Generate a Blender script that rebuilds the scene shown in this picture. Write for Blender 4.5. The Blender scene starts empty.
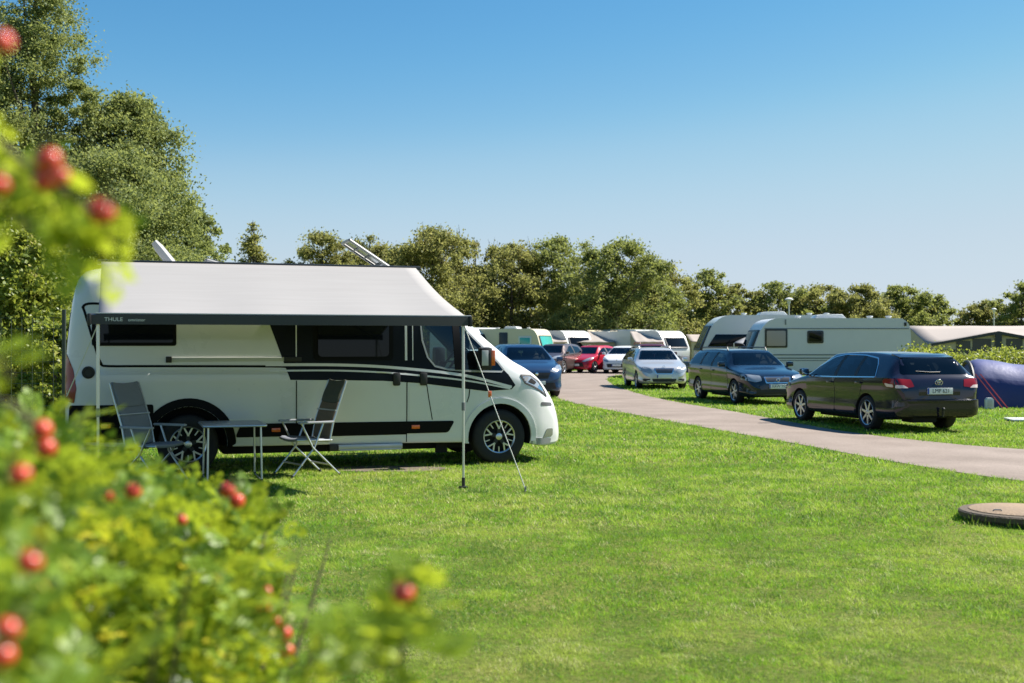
import bpy, bmesh, math, random
import numpy as np
from mathutils import Vector, Matrix
from mathutils.bvhtree import BVHTree
R = math.radians
rng = np.random.default_rng(7)
random.seed(7)
scene = bpy.context.scene
col = scene.collection

# ------------------------------------------------------------------ materials
MATS = {}
def mat(name, base, rough=.5, metal=0., coat=0., spec=.5, vary=0., scale=6., bump=0., bscale=60., emit=None, dirt=0.):
    if name in MATS: return MATS[name]
    m = bpy.data.materials.new(name); m.use_nodes = True
    nt = m.node_tree; N = nt.nodes; Lk = nt.links
    b = N['Principled BSDF']
    c = (*base, 1) if len(base) == 3 else base
    b.inputs['Base Color'].default_value = c
    b.inputs['Roughness'].default_value = rough
    b.inputs['Metallic'].default_value = metal
    b.inputs['Coat Weight'].default_value = coat
    b.inputs['Coat Roughness'].default_value = .04
    b.inputs['Specular IOR Level'].default_value = spec
    if vary or dirt or bump:
        tc = N.new('ShaderNodeTexCoord')
    if vary or dirt:
        no = N.new('ShaderNodeTexNoise'); no.inputs['Scale'].default_value = scale; no.inputs['Detail'].default_value = 6
        Lk.new(tc.outputs['Object'], no.inputs['Vector'])
        mx = N.new('ShaderNodeMix'); mx.data_type = 'RGBA'
        v = vary or .15
        mx.inputs[6].default_value = (c[0]*(1-v), c[1]*(1-v), c[2]*(1-v), 1)
        mx.inputs[7].default_value = (min(1, c[0]*(1+v)), min(1, c[1]*(1+v)), min(1, c[2]*(1+v)), 1)
        Lk.new(no.outputs['Fac'], mx.inputs[0]); Lk.new(mx.outputs[2], b.inputs['Base Color'])
        mr = N.new('ShaderNodeMapRange'); mr.inputs['To Min'].default_value = max(.02, rough*.75); mr.inputs['To Max'].default_value = min(1, rough*1.3+.02)
        Lk.new(no.outputs['Fac'], mr.inputs['Value']); Lk.new(mr.outputs[0], b.inputs['Roughness'])
    if bump:
        nb = N.new('ShaderNodeTexNoise'); nb.inputs['Scale'].default_value = bscale; nb.inputs['Detail'].default_value = 4
        Lk.new(tc.outputs['Object'], nb.inputs['Vector'])
        bp = N.new('ShaderNodeBump'); bp.inputs['Strength'].default_value = bump; bp.inputs['Distance'].default_value = .02
        Lk.new(nb.outputs['Fac'], bp.inputs['Height']); Lk.new(bp.outputs['Normal'], b.inputs['Normal'])
    if emit:
        b.inputs['Emission Color'].default_value = (*emit[:3], 1); b.inputs['Emission Strength'].default_value = emit[3]
    MATS[name] = m
    return m

def leaf_mat(name, ca, cb, trans, tw=.4, rough=.45, cc=None, spec=.4, stops=()):
    """two leaf tones picked per leaf, light also passing through the leaf"""
    m = bpy.data.materials.new(name); m.use_nodes = True
    nt = m.node_tree; N = nt.nodes; Lk = nt.links
    out = N['Material Output']; b = N['Principled BSDF']
    at = N.new('ShaderNodeAttribute'); at.attribute_name = 'tone'
    rp = N.new('ShaderNodeValToRGB'); e = rp.color_ramp.elements
    e[0].color = (*ca, 1); e[1].color = (*cb, 1)
    if cc: x = e.new(.93); x.color = (*cb, 1); e[2].color = (*cc, 1)
    for p_, c_ in stops: x = e.new(p_); x.color = (*c_, 1)
    Lk.new(at.outputs['Fac'], rp.inputs['Fac']); Lk.new(rp.outputs[0], b.inputs['Base Color'])
    b.inputs['Roughness'].default_value = rough; b.inputs['Specular IOR Level'].default_value = spec
    tr = N.new('ShaderNodeBsdfTranslucent')
    mu = N.new('ShaderNodeMix'); mu.data_type = 'RGBA'; mu.inputs[0].default_value = .6
    Lk.new(rp.outputs[0], mu.inputs[6]); mu.inputs[7].default_value = (*trans, 1); Lk.new(mu.outputs[2], tr.inputs['Color'])
    ms = N.new('ShaderNodeMixShader'); ms.inputs[0].default_value = tw
    Lk.new(b.outputs[0], ms.inputs[1]); Lk.new(tr.outputs[0], ms.inputs[2]); Lk.new(ms.outputs[0], out.inputs['Surface'])
    MATS[name] = m
    return m

# ------------------------------------------------------------------ objects
def tag(o, label=None, cat=None, group=None, kind=None):
    if label: o['label'] = label
    if cat: o['category'] = cat
    if group: o['group'] = group
    if kind: o['kind'] = kind
    return o

def thing(name, label, cat, loc=(0, 0, 0), rz=0., group=None):
    o = bpy.data.objects.new(name, None); col.objects.link(o)
    o.empty_display_size = .2
    o.location = loc; o.rotation_euler = (0, 0, rz)
    return tag(o, label, cat, group)

def link(name, me, parent=None, loc=None, rot=None):
    o = bpy.data.objects.new(name, me); col.objects.link(o)
    if parent is not None: o.parent = parent
    if loc is not None: o.location = loc
    if rot is not None: o.rotation_euler = rot
    return o

def fin(name, bm, m, parent=None, loc=None, rot=None, smooth=35, recalc=True):
    """a bmesh becomes one linked mesh object"""
    if recalc: bmesh.ops.recalc_face_normals(bm, faces=bm.faces)
    me = bpy.data.meshes.new(name); bm.to_mesh(me); bm.free()
    for x in (m if isinstance(m, (list, tuple)) else [m]): me.materials.append(x)
    if smooth:
        me.shade_smooth()
        if smooth < 180: me.set_sharp_from_angle(angle=R(smooth))
    return link(name, me, parent, loc, rot)

def fast_mesh(name, V, F, m, parent=None, tone=None, smooth=False):
    """big numpy meshes: V (n,3), F (k,c) with a fixed corner count"""
    me = bpy.data.meshes.new(name)
    V = np.ascontiguousarray(V, dtype=np.float32); F = np.ascontiguousarray(F, dtype=np.int32)
    k, c = F.shape
    me.vertices.add(len(V)); me.vertices.foreach_set('co', V.ravel())
    me.loops.add(k*c); me.loops.foreach_set('vertex_index', F.ravel())
    me.polygons.add(k); me.polygons.foreach_set('loop_start', np.arange(0, k*c, c, dtype=np.int32))
    me.update(calc_edges=True)
    if tone is not None:
        a = me.attributes.new('tone', 'FLOAT', 'FACE'); a.data.foreach_set('value', np.ascontiguousarray(tone, dtype=np.float32))
    if smooth: me.shade_smooth()
    me.materials.append(m)
    return link(name, me, parent)

def box(bm, c, s, bev=0., rot=None, mi=0):
    M = Matrix.Translation(c) @ (rot.to_4x4() if rot is not None else Matrix()) @ Matrix.Diagonal((*s, 1))
    r = bmesh.ops.create_cube(bm, size=1, matrix=M)
    vs = r['verts']
    if bev:
        es = list({e for v in vs for e in v.link_edges})
        r2 = bmesh.ops.bevel(bm, geom=es, offset=bev, segments=2, profile=.6, affect='EDGES', clamp_overlap=True)
        fs = r2['faces']
    if mi:
        for f in {f for v in (vs if not bev else r2['verts']) if v.is_valid for f in v.link_faces}: f.material_index = mi
    return bm

def tube(bm, pts, r, n=8, cap=True):
    """swept tube through points; r a number or a list"""
    pts = [Vector(p) for p in pts]
    rs = r if isinstance(r, (list, tuple)) else [r]*len(pts)
    prev = None; rings = []
    for i, p in enumerate(pts):
        a = pts[max(0, i-1)]; b = pts[min(len(pts)-1, i+1)]
        t = (b-a).normalized()
        if prev is None:
            u = t.orthogonal().normalized()
        else:
            u = (prev - t*prev.dot(t));
            u = u.normalized() if u.length > 1e-6 else t.orthogonal().normalized()
        prev = u; w = t.cross(u)
        rings.append([bm.verts.new(p+(u*math.cos(2*math.pi*k/n)+w*math.sin(2*math.pi*k/n))*rs[i]) for k in range(n)])
    for A, B in zip(rings, rings[1:]):
        for k in range(n): bm.faces.new((A[k], A[(k+1) % n], B[(k+1) % n], B[k]))
    if cap:
        bm.faces.new(rings[0][::-1]); bm.faces.new(rings[-1])
    return bm

def lathe(bm, prof, n=32, axis='y', c=(0, 0, 0), closed=False):
    """profile [(radius, along)] turned about an axis through c"""
    rings = []
    for r, h in prof:
        ring = []
        for k in range(n):
            a = 2*math.pi*k/n; p, q = r*math.cos(a), r*math.sin(a)
            v = (p, h, q) if axis == 'y' else ((p, q, h) if axis == 'z' else (h, p, q))
            ring.append(bm.verts.new(Vector(v)+Vector(c)))
        rings.append(ring)
    pr = list(zip(rings, rings[1:])) + ([(rings[-1], rings[0])] if closed else [])
    for A, B in pr:
        for k in range(n): bm.faces.new((A[k], A[(k+1) % n], B[(k+1) % n], B[k]))
    if not closed:
        if prof[0][0] > 1e-4: bm.faces.new(rings[0][::-1])
        if prof[-1][0] > 1e-4: bm.faces.new(rings[-1])
    return bm

def prism(bm, poly, a0, a1, axis='y', bev=0., seg=2, mi=0):
    """a 2D outline pushed along an axis: 'y' takes (x,z), 'x' takes (y,z), 'z' takes (x,y)"""
    def P(p, h): return (p[0], h, p[1]) if axis == 'y' else ((h, p[0], p[1]) if axis == 'x' else (p[0], p[1], h))
    A = [bm.verts.new(P(p, a0)) for p in poly]; B = [bm.verts.new(P(p, a1)) for p in poly]
    fs = [bm.faces.new(A), bm.faces.new(B[::-1])]
    n = len(poly)
    for i in range(n): fs.append(bm.faces.new((A[i], A[(i+1) % n], B[(i+1) % n], B[i])))
    for f in fs: f.material_index = mi
    if bev:
        es = [e for f in fs[:2] for e in f.edges]
        bmesh.ops.bevel(bm, geom=list(set(es)), offset=bev, segments=seg, profile=.5, affect='EDGES', clamp_overlap=True)
    return bm

def rounded(poly, r, n=4):
    out = []; k = len(poly)
    for i in range(k):
        p = Vector(poly[i]); a = Vector(poly[i-1]); b = Vector(poly[(i+1) % k])
        da = (a-p); db = (b-p); q = min(r, da.length*.45, db.length*.45)
        s = p+da.normalized()*q; e = p+db.normalized()*q
        for t in range(n+1):
            t /= n
            out.append(tuple(s*(1-t)**2 + p*2*t*(1-t) + e*t*t))
    return out

def strip(path, w):
    """polyline -> closed outline of a band of width w"""
    P = [Vector(p) for p in path]; L, Rr = [], []
    for i, p in enumerate(P):
        t = (P[min(i+1, len(P)-1)]-P[max(i-1, 0)]).normalized(); nn = Vector((-t.y, t.x))
        L.append(tuple(p+nn*w/2)); Rr.append(tuple(p-nn*w/2))
    return L+Rr[::-1]

def pchip(xk, yk, x):
    xk = np.asarray(xk, float); yk = np.asarray(yk, float); x = np.clip(np.asarray(x, float), xk[0], xk[-1])
    h = np.diff(xk); d = np.diff(yk)/h; m = np.zeros(len(xk))
    for i in range(1, len(xk)-1):
        if d[i-1]*d[i] > 0:
            w1 = 2*h[i]+h[i-1]; w2 = h[i]+2*h[i-1]; m[i] = (w1+w2)/(w1/d[i-1]+w2/d[i])
    m[0], m[-1] = d[0], d[-1]
    i = np.clip(np.searchsorted(xk, x)-1, 0, len(h)-1); t = (x-xk[i])/h[i]
    return (yk[i]*(1+2*t)*(1-t)**2 + m[i]*h[i]*t*(1-t)**2 + yk[i+1]*t*t*(3-2*t) + m[i+1]*h[i]*t*t*(t-1))

def keys(k, x): return pchip([a for a, b in k], [b for a, b in k], x)

def catmull(pts, n):
    P = [2*pts[0]-pts[1]]+list(pts)+[2*pts[-1]-pts[-2]]; out = []
    for i in range(1, len(P)-2):
        for s in range(n):
            t = s/n; p0, p1, p2, p3 = P[i-1], P[i], P[i+1], P[i+2]
            out.append(.5*((2*p1)+(-p0+p2)*t+(2*p0-5*p1+4*p2-p3)*t*t+(-p0+3*p1-3*p2+p3)*t**3))
    out.append(pts[-1]); return out

def loft_body(xs, ring, arches, mats, name, parent, cuts=()):
    """a closed vehicle shell: ring(x) gives the half section (y,z) from the roof's middle to the floor's; wheel arches are cut out"""
    bm = bmesh.new(); rings = []
    for x in xs:
        half = ring(x)
        r = [bm.verts.new((x, y, z)) for y, z in half] + [bm.verts.new((x, -y, z)) for y, z in half[-2:0:-1]]
        rings.append(r)
    n = len(rings[0])
    for A, B in zip(rings, rings[1:]):
        for k in range(n): bm.faces.new((A[k], A[(k+1) % n], B[(k+1) % n], B[k]))
    bm.faces.new(rings[0]); bm.faces.new(rings[-1][::-1])
    bmesh.ops.recalc_face_normals(bm, faces=bm.faces)
    me = bpy.data.meshes.new(name); bm.to_mesh(me); 
    bvh = BVHTree.FromBMesh(bm); bm.free()
    o = link(name, me)
    cb = bmesh.new()
    for ax, az, r, y0 in arches:
        for s in (1, -1):
            lathe(cb, [(r, s*y0), (r, s*1.6)], 40, 'y', (ax, 0, az))
    bmesh.ops.recalc_face_normals(cb, faces=cb.faces)
    cm = bpy.data.meshes.new('cut'); cb.to_mesh(cm); cb.free(); co = link('cut', cm)
    extra = []
    for poly, a0, a1, axis in cuts:                    # the cabin, seen through the panes
        pb = bmesh.new(); prism(pb, poly, a0, a1, axis); bmesh.ops.recalc_face_normals(pb, faces=pb.faces)
        pm = bpy.data.meshes.new('cut'); pb.to_mesh(pm); pb.free(); extra.append(link('cut', pm))
    for c_ in [co]+extra:
        md = o.modifiers.new('b', 'BOOLEAN'); md.operation = 'DIFFERENCE'; md.object = c_; md.solver = 'EXACT'
    dg = bpy.context.evaluated_depsgraph_get()
    nm = bpy.data.meshes.new_from_object(o.evaluated_get(dg))
    o.modifiers.clear(); o.data = nm; nm.name = name
    bpy.data.meshes.remove(me); bpy.data.objects.remove(co); bpy.data.meshes.remove(cm)
    for e_ in extra: pm = e_.data; bpy.data.objects.remove(e_); bpy.data.meshes.remove(pm)
    nm.materials.clear()
    for m in mats: nm.materials.append(m)
    for p in nm.polygons:
        c = p.center; p.material_index = 0
        for ax, az, r, y0 in arches:
            if math.hypot(c.x-ax, c.z-az) < r-.001+.002 and abs(c.y) >= y0-.01: p.material_index = 1
        if p.normal.z < -.85 and c.z < .42: p.material_index = 1
        elif cuts and p.material_index == 0 and bvh.find_nearest(c)[3] > .025: p.material_index = 2
    nm.shade_smooth(); nm.set_sharp_from_angle(angle=R(42))
    if parent is not None: o.parent = parent
    return o, bvh

def patch(name, bvh, poly, m, parent, axis='y', sgn=-1, off=.004, step=.08, skirt=.006, smooth=60):
    """a panel, pane or decal that follows the shell: outline in the side, front or top view laid onto the surface"""
    bm = bmesh.new()
    vs = [bm.verts.new((p[0], p[1], 0)) for p in poly]
    bm.faces.new(vs)
    xs = [p[0] for p in poly]; ys = [p[1] for p in poly]
    for a, lo, hi in ((0, min(xs), max(xs)), (1, min(ys), max(ys))):
        n = max(1, int((hi-lo)/step))
        for i in range(1, n):
            co = [0, 0, 0]; no = [0, 0, 0]; co[a] = lo+(hi-lo)*i/n+1e-5; no[a] = 1
            bmesh.ops.bisect_plane(bm, geom=bm.verts[:]+bm.edges[:]+bm.faces[:], dist=1e-6, plane_co=co, plane_no=no)
    nrm = {}
    for v in bm.verts:
        p, q = v.co.x, v.co.y
        if axis == 'y': o, d = Vector((p, sgn*4, q)), Vector((0, -sgn, 0))
        elif axis == 'x': o, d = Vector((sgn*12, p, q)), Vector((-sgn, 0, 0))
        else: o, d = Vector((p, q, sgn*6)), Vector((0, 0, -sgn))
        hit = bvh.ray_cast(o, d)
        if hit[0] is None:
            g = Vector((p, sgn*1., q)) if axis == 'y' else (Vector((sgn*2, p, q)) if axis == 'x' else Vector((p, q, 1.5)))
            hit = bvh.find_nearest(g)
        nn = hit[1]
        if nn.dot(d) > 0: nn = -nn
        nrm[v] = nn.copy(); v.co = hit[0]+nn*off
    if skirt:
        be = [e for e in bm.edges if len(e.link_faces) == 1]
        ex = bmesh.ops.extrude_edge_only(bm, edges=be)
        for v in ex['geom']:
            if isinstance(v, bmesh.types.BMVert):
                src = None
                for e in v.link_edges:
                    w = e.other_vert(v)
                    if w in nrm: src = w
                if src is not None: v.co = src.co-nrm[src]*(off+skirt)
    out = Vector((0, sgn, 0)) if axis == 'y' else (Vector((sgn, 0, 0)) if axis == 'x' else Vector((0, 0, sgn)))
    bmesh.ops.recalc_face_normals(bm, faces=bm.faces)
    big = max(bm.faces, key=lambda f: f.calc_area())
    if big.normal.dot(out) < 0: bmesh.ops.reverse_faces(bm, faces=bm.faces)
    return fin(name, bm, m, parent, smooth=smooth, recalc=False)

def text_mesh(name, s, size, m, parent, M, ext=.001, align='CENTER', sx=1.):
    cu = bpy.data.curves.new('t', 'FONT'); cu.body = s; cu.size = size; cu.extrude = ext; cu.align_x = align; cu.align_y = 'CENTER'
    o = bpy.data.objects.new('t', cu); col.objects.link(o)
    me = bpy.data.meshes.new_from_object(o.evaluated_get(bpy.context.evaluated_depsgraph_get()))
    bpy.data.objects.remove(o); bpy.data.curves.remove(cu)
    me.transform(M @ Matrix.Diagonal((sx, 1, 1, 1))); me.materials.clear(); me.materials.append(m); me.name = name
    return link(name, me, parent)

# common materials
BLACK = mat('black_plastic', (.012, .012, .013), .55, bump=.1, bscale=200)
DARKIN = mat('arch_liner', (.008, .008, .008), .9)
RUBBER = mat('tyre_rubber', (.014, .014, .015), .8, vary=.3, scale=14)
ALLOY = mat('alloy', (.62, .62, .63), .3, .9, vary=.06)
GLASS = mat('dark_glass', (.004, .006, .009), .04, 0, .0, .25)
def clear_glass(name, tint):
    m = bpy.data.materials.new(name); m.use_nodes = True; nt = m.node_tree; N = nt.nodes; N.remove(N['Principled BSDF'])
    tr = N.new('ShaderNodeBsdfTransparent'); tr.inputs[0].default_value = (*tint, 1)
    gl = N.new('ShaderNodeBsdfGlossy'); gl.inputs['Roughness'].default_value = .02; gl.inputs['Color'].default_value = (.9, .95, 1, 1)
    fr = N.new('ShaderNodeFresnel'); fr.inputs[0].default_value = 1.5; ms = N.new('ShaderNodeMixShader')
    nt.links.new(fr.outputs[0], ms.inputs[0]); nt.links.new(tr.outputs[0], ms.inputs[1]); nt.links.new(gl.outputs[0], ms.inputs[2]); nt.links.new(ms.outputs[0], N['Material Output'].inputs[0])
    return m
CLEARG = clear_glass('clear_glass', (.62, .70, .68)); TINTG = clear_glass('tinted_glass', (.24, .28, .28))
CABIN = mat('cabin_lining', (.035, .035, .038), .85); SEATM = mat('seat_cloth', (.05, .05, .055), .9)
CHROME = mat('chrome', (.75, .75, .76), .12, 1.)
REDL = mat('red_lens', (.22, .008, .012), .15, 0, .4, .3)
CLEARL = mat('clear_lens', (.34, .37, .40), .08, .3, 1.)
PLATEW = mat('plate_white', (.75, .75, .73), .4)
ORANGE = mat('orange_lens', (.75, .13, .02), .2, 0, .5)
GREYP = mat('grey_plastic', (.16, .165, .17), .5)
ALU = mat('aluminium', (.6, .61, .62), .35, .85, vary=.06)
# ------------------------------------------------------------------ wheels and cars
def make_wheel(parent, loc, r, rim_r, w, spokes=5, side=1, style='single', m=None):
    """wheel (hub and disc) > tyre, rim; side=+1 faces +y"""
    m = m or ALLOY
    s = side
    hub = lathe(bmesh.new(), [(rim_r*.97, -s*w*.35), (rim_r*.97, s*w*.12), (rim_r*.62, s*w*.16), (rim_r*.2, s*w*.2)], 28)
    h = fin('wheel', hub, DARKIN, parent, loc)
    t = bmesh.new()
    pr = [(rim_r*.98, -w*.46), (rim_r*1.12, -w*.5), (r*.9, -w*.52), (r*.975, -w*.42), (r, -w*.3), (r, w*.3), (r*.975, w*.42), (r*.9, w*.52), (rim_r*1.12, w*.5), (rim_r*.98, w*.46)]
    lathe(t, pr, 40, closed=True)
    fin('tyre', t, RUBBER, h, smooth=50)
    b = bmesh.new(); o = s*w*.45
    lathe(b, [(rim_r*.93, o-s*.05), (rim_r*.93, o-s*.004), (rim_r*.99, o+s*.006), (rim_r*1.03, o), (rim_r*1.03, o-s*.05)], 40, closed=True)
    lathe(b, [(rim_r*.2, o-s*.05), (rim_r*.2, o-s*.012), (rim_r*.13, o-s*.006), (rim_r*.02, o-s*.006)], 20)
    def spoke(a, w0, w1, r0=.16, r1=.95):
        ca, sa = math.cos(a), math.sin(a)
        q = [(rim_r*r0, -w0), (rim_r*r1, -w1), (rim_r*r1, w1), (rim_r*r0, w0)]
        P = [(x*ca-y*sa, x*sa+y*ca) for x, y in q]
        lo, hi = (o-.035, o-.012) if s > 0 else (o+.012, o+.035)
        prism(b, P, lo, hi, 'y', .003, 1)
    for k in range(spokes):
        a = 2*math.pi*(k+.25)/spokes
        if style == 'single': spoke(a, rim_r*.12, rim_r*.085)
        elif style == 'split':
            da = .22
            for d in (-da, da):
                ca, sa = math.cos(a+d), math.sin(a+d); P0 = Vector((math.cos(a), math.sin(a)))*rim_r*.2; P1 = Vector((ca, sa))*rim_r*.95
                tq = (P1-P0).normalized(); nn = Vector((-tq.y, tq.x))*rim_r*.055
                lo, hi = (o-.035, o-.012) if s > 0 else (o+.012, o+.035)
                prism(b, [tuple(P0-nn), tuple(P1-nn), tuple(P1+nn), tuple(P0+nn)], lo, hi, 'y', .003, 1)
        else:   # Y spokes with a dark foot
            for d in (-.24, .24):
                P0 = Vector((math.cos(a), math.sin(a)))*rim_r*.5; P1 = Vector((math.cos(a+d), math.sin(a+d)))*rim_r*.96
                tq = (P1-P0).normalized(); nn = Vector((-tq.y, tq.x))*rim_r*.05
                lo, hi = (o-.035, o-.01) if s > 0 else (o+.01, o+.035)
                prism(b, [tuple(P0-nn), tuple(P1-nn), tuple(P1+nn), tuple(P0+nn)], lo, hi, 'y', .003, 1)
            spoke(a, rim_r*.07, rim_r*.06, .45, .56)
            spoke(a+math.pi/spokes, rim_r*.035, rim_r*.035, .6, .95)
    fin('rim', b, m, h)
    if style == 'y':
        d = bmesh.new()
        for k in range(spokes):
            a = 2*math.pi*(k+.25)/spokes
            ca, sa = math.cos(a), math.sin(a)
            q = [(rim_r*.1, -rim_r*.13), (rim_r*.55, -rim_r*.1), (rim_r*.55, rim_r*.1), (rim_r*.1, rim_r*.13)]
            lo, hi = (o-.037, o-.014) if s > 0 else (o+.014, o+.037)
            prism(d, [(x*ca-y*sa, x*sa+y*ca) for x, y in q], lo, hi)
        fin('spoke_core', d, BLACK, h)
    return h

def make_car(name, label, cat, group, loc, fwd, S):
    """S: the car's dimensions. Built along +x (front at +x), origin under the middle of the wheelbase."""
    L, W, H, wb_ = S['L'], S['W']/2, S['H'], S['wb']
    ro = S.get('ro', (L-wb_)*.53)                      # rear overhang
    x0 = -wb_/2-ro; x1 = x0+L
    paint = S['paint']
    root = thing(name, label, cat, loc, math.atan2(fwd[1], fwd[0]), group)
    F = S['hood']; G = S['scr']; base = S['base']; belt = S['belt']
    rear = S['rear']                                   # [(dx from the tail, z)] up to the roof
    nose_z = S.get('nose', .62)
    zt = [(x0+d, z) for d, z in rear]
    xs_scr_b, xs_scr_t = x1-G[0], x1-G[1]
    xr = zt[-1][0]
    zt += [((xr+xs_scr_t)/2, H), (xs_scr_t, H-.035), ((xs_scr_b*.42+xs_scr_t*.58), base+(H-base)*.60), (xs_scr_b, base), (x1-F[0], F[1]), (x1-.13, nose_z+.1), (x1-.03, nose_z), (x1, nose_z-.14)]
    rw = S.get('rw', .64)                              # roof half width / half width
    wt = [(x0, W*.55), (x0+.12, W*.74), (x0+rear[-1][0], W*rw), ((x0+x1)/2, W*rw), (xs_scr_t, W*rw*.99), (xs_scr_b, W*.84), (x1-F[0], W*.76), (x1-.1, W*.62), (x1, W*.5)]
    wbk = [(x0, W*.80), (x0+.05, W*.90), (x0+.16, W*.96), (x0+.5, W*.99), ((x0+x1)/2, W), (x1-.75, W*.98), (x1-.32, W*.92), (x1-.12, W*.81), (x1-.03, W*.68), (x1, W*.55)]
    zs = [(x0, .36), (x0+.15, .27), (x0+.5, .24), (x1-.5, .21), (x1-.12, .2), (x1, .26)]
    bk = [(x0, belt[0]), ((x0+x1)/2, (belt[0]+belt[1])/2), (xs_scr_b-.15, belt[1]), (x1-.3, belt[1]-.16), (x1, nose_z-.2)]
    xs = np.unique(np.concatenate([np.linspace(x0, x1, 74), x0+np.array([.01, .025, .05, .08, .11, .15, .2, .26, .32, .4, .48]), x1-np.array([.01, .025, .045, .07, .1, .14, .2])]))
    ZT, WT, WB, ZS, ZB = keys(zt, xs), keys(wt, xs), keys(wbk, xs), keys(zs, xs), keys(bk, xs)
    tab = {float(x): (a, b, c, d, e) for x, a, b, c, d, e in zip(xs, ZT, WT, WB, ZS, ZB)}
    def ring(x):
        t, w, b, s, be = tab[float(x)]
        be = min(be, t-.035); w = min(w, b-.03); cr = .035*w/W
        g = (t-be)
        P = [(0, t+cr), (w*.5, t+cr*.75), (w*.86, t+cr*.2), (w, t-min(.035, g*.25)), (w+(b-w)*.5+min(.02, g*.06), be+g*.48), (b-.022, be+.03*min(1, g*3)), (b-.004, be-.02), (b+.010, be+(s-be)*.14), (b-.008, be+(s-be)*.34), (b-.010, be+(s-be)*.60), (b+.004, be+(s-be)*.78), (b-.03, s+.04), (b-.1, s), (b*.5, s), (0, s)]
        P = [Vector(p) for p in P]
        C = catmull(P, 3)
        C[0] = P[0]; return [(max(0, v.x) if 0 < i < len(C)-1 else 0., v.y) for i, v in enumerate(C)]
    rr = S.get('wr', .32); R_arch = rr+.045
    ax = [-wb_/2, wb_/2]
    Q = S['panes']; ins = lambda q: [(x0+a, z) for a, z in q]
    dlo = list(Q[0][:-1])
    for q in Q[1:-1]: dlo += [q[1], q[-2]]
    dlo += list(Q[-1][1:])+[Q[-1][0]]
    for q in Q[-2:0:-1]: dlo += [q[-1], q[0]]
    dlo += [Q[0][-1]]
    dlo = ins(dlo); mx_ = sum(p[0] for p in dlo)/len(dlo); mz_ = sum(p[1] for p in dlo)/len(dlo)
    dlo = [((a-mx_)*.985+mx_, (b-mz_)*.965+mz_) for a, b in dlo]
    wsq = [(-W*.74, base+.06), (W*.74, base+.06), (W*rw*.86, H-.12), (-W*rw*.86, H-.12)]
    rz0, rz1 = S['rwin']; rwq = [(-W*.66, rz0+.03), (W*.66, rz0+.03), (W*rw*.84, rz1-.03), (-W*rw*.84, rz1-.03)]
    cuts = [(dlo, -1.3, 1.3, 'y'), (wsq, (xs_scr_b+xs_scr_t)/2-.55, x1+.5, 'x'), (rwq, x0-.5, x0+.95, 'x')]
    body, bvh = loft_body(xs, ring, [(a, rr, R_arch, W*.62) for a in ax], [paint, DARKIN, CABIN], 'body', root, cuts)
    for a in ax:
        for s in (1, -1):
            make_wheel(root, (a, s*(W-.125), rr), rr, S.get('rim', .215), .21, S.get('spokes', 5), s, S.get('style', 'single'))
    zb0 = lambda x: float(keys(bk, [x])[0])
    ztf = lambda x: float(keys(zt, [x])[0])
    # windscreen and rear window
    wy = W*.80; ty = W*rw*.93
    hz = H-.05
    ws = rounded([(-wy, base+.03), (wy, base+.03), (ty, hz-.04), (-ty, hz-.04)], .06)
    patch('windscreen', bvh, ws, CLEARG, root, 'x', 1, .004, .07)
    rwz = S['rwin']
    rwp = rounded([(-W*.78, rwz[0]), (W*.78, rwz[0]), (W*rw*.98, rwz[1]), (-W*rw*.98, rwz[1])], .06)
    patch('rear_window', bvh, rwp, TINTG, root, 'x', -1, .004, .07)
    # side glass: one outline per pane
    tr = S.get('trim')
    for s in (1, -1):
        for i, q in enumerate(S['panes']):
            pts = [(x0+a, z) for a, z in q]
            if tr and i == 0:
                allp = [(x0+a, z) for a, z in S['dlo']]
                rp = rounded(allp, .05); patch('window_trim', bvh, strip(rp+[rp[0]], .02), tr, root, 'y', s, .010, .3)
            patch('side_window', bvh, rounded(pts, .04), CLEARG if i == len(S['panes'])-1 else TINTG, root, 'y', s, .008, .08)
        for q, q2 in zip(S['panes'], S['panes'][1:]):
            pl = [(x0+q[-1][0]-.02, q[-1][1]-.005), (x0+q[-2][0]-.02, q[-2][1]+.005), (x0+q2[1][0]+.02, q2[1][1]+.005), (x0+q2[0][0]+.02, q2[0][1]-.005)]
            patch('window_pillar', bvh, pl, BLACK, root, 'y', s, .010, .1)
        for (d0, d1) in S['doors']:
            a, b = x0+d0, x0+d1
            zt0, zt1 = zb0(a)-.02, zb0(b)-.02
            q = rounded([(a, .30), (b, .30), (b, zt1), (a, zt0)], .05)
            # keep clear of the arches
            q = [(min(max(px, -wb_/2+math.sqrt(max(0, (R_arch+.05)**2-(pz-rr)**2)) if abs(pz-rr) < R_arch+.05 else -9), wb_/2-math.sqrt(max(0, (R_arch+.05)**2-(pz-rr)**2)) if abs(pz-rr) < R_arch+.05 else 9), pz) for px, pz in q]
            sh = patch('door', bvh, q, paint, root, 'y', s, .0035, .09)
            big = [((px-(a+b)/2)*1.012+(a+b)/2, (pz-.6)*1.012+.6) for px, pz in q]
            patch('door_gap', bvh, big, BLACK, sh, 'y', s, .0015, .09)
            hx = a+.14; hb = bmesh.new(); zz = zb0(hx)-.10
            hit = bvh.ray_cast(Vector((hx, s*4, zz)), Vector((0, -s, 0)))[0]
            box(hb, (hx, hit.y+s*.022, zz), (.19, .03, .032), .01)
            fin('handle', hb, S.get('handle', paint), sh)
        mb = bmesh.new(); mx = xs_scr_b-.28; mz = zb0(mx)+.09
        hit = bvh.ray_cast(Vector((mx, s*4, zb0(mx)+.0)), Vector((0, -s, 0)))[0]
        box(mb, (mx, hit.y+s*.12, mz+.02), (.13, .19, .14), .045)
        box(mb, (mx+.01, hit.y+s*.02, mz-.05), (.08, .1, .03), .01)
        mo = fin('mirror', mb, S.get('mirror', paint), root)
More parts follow.
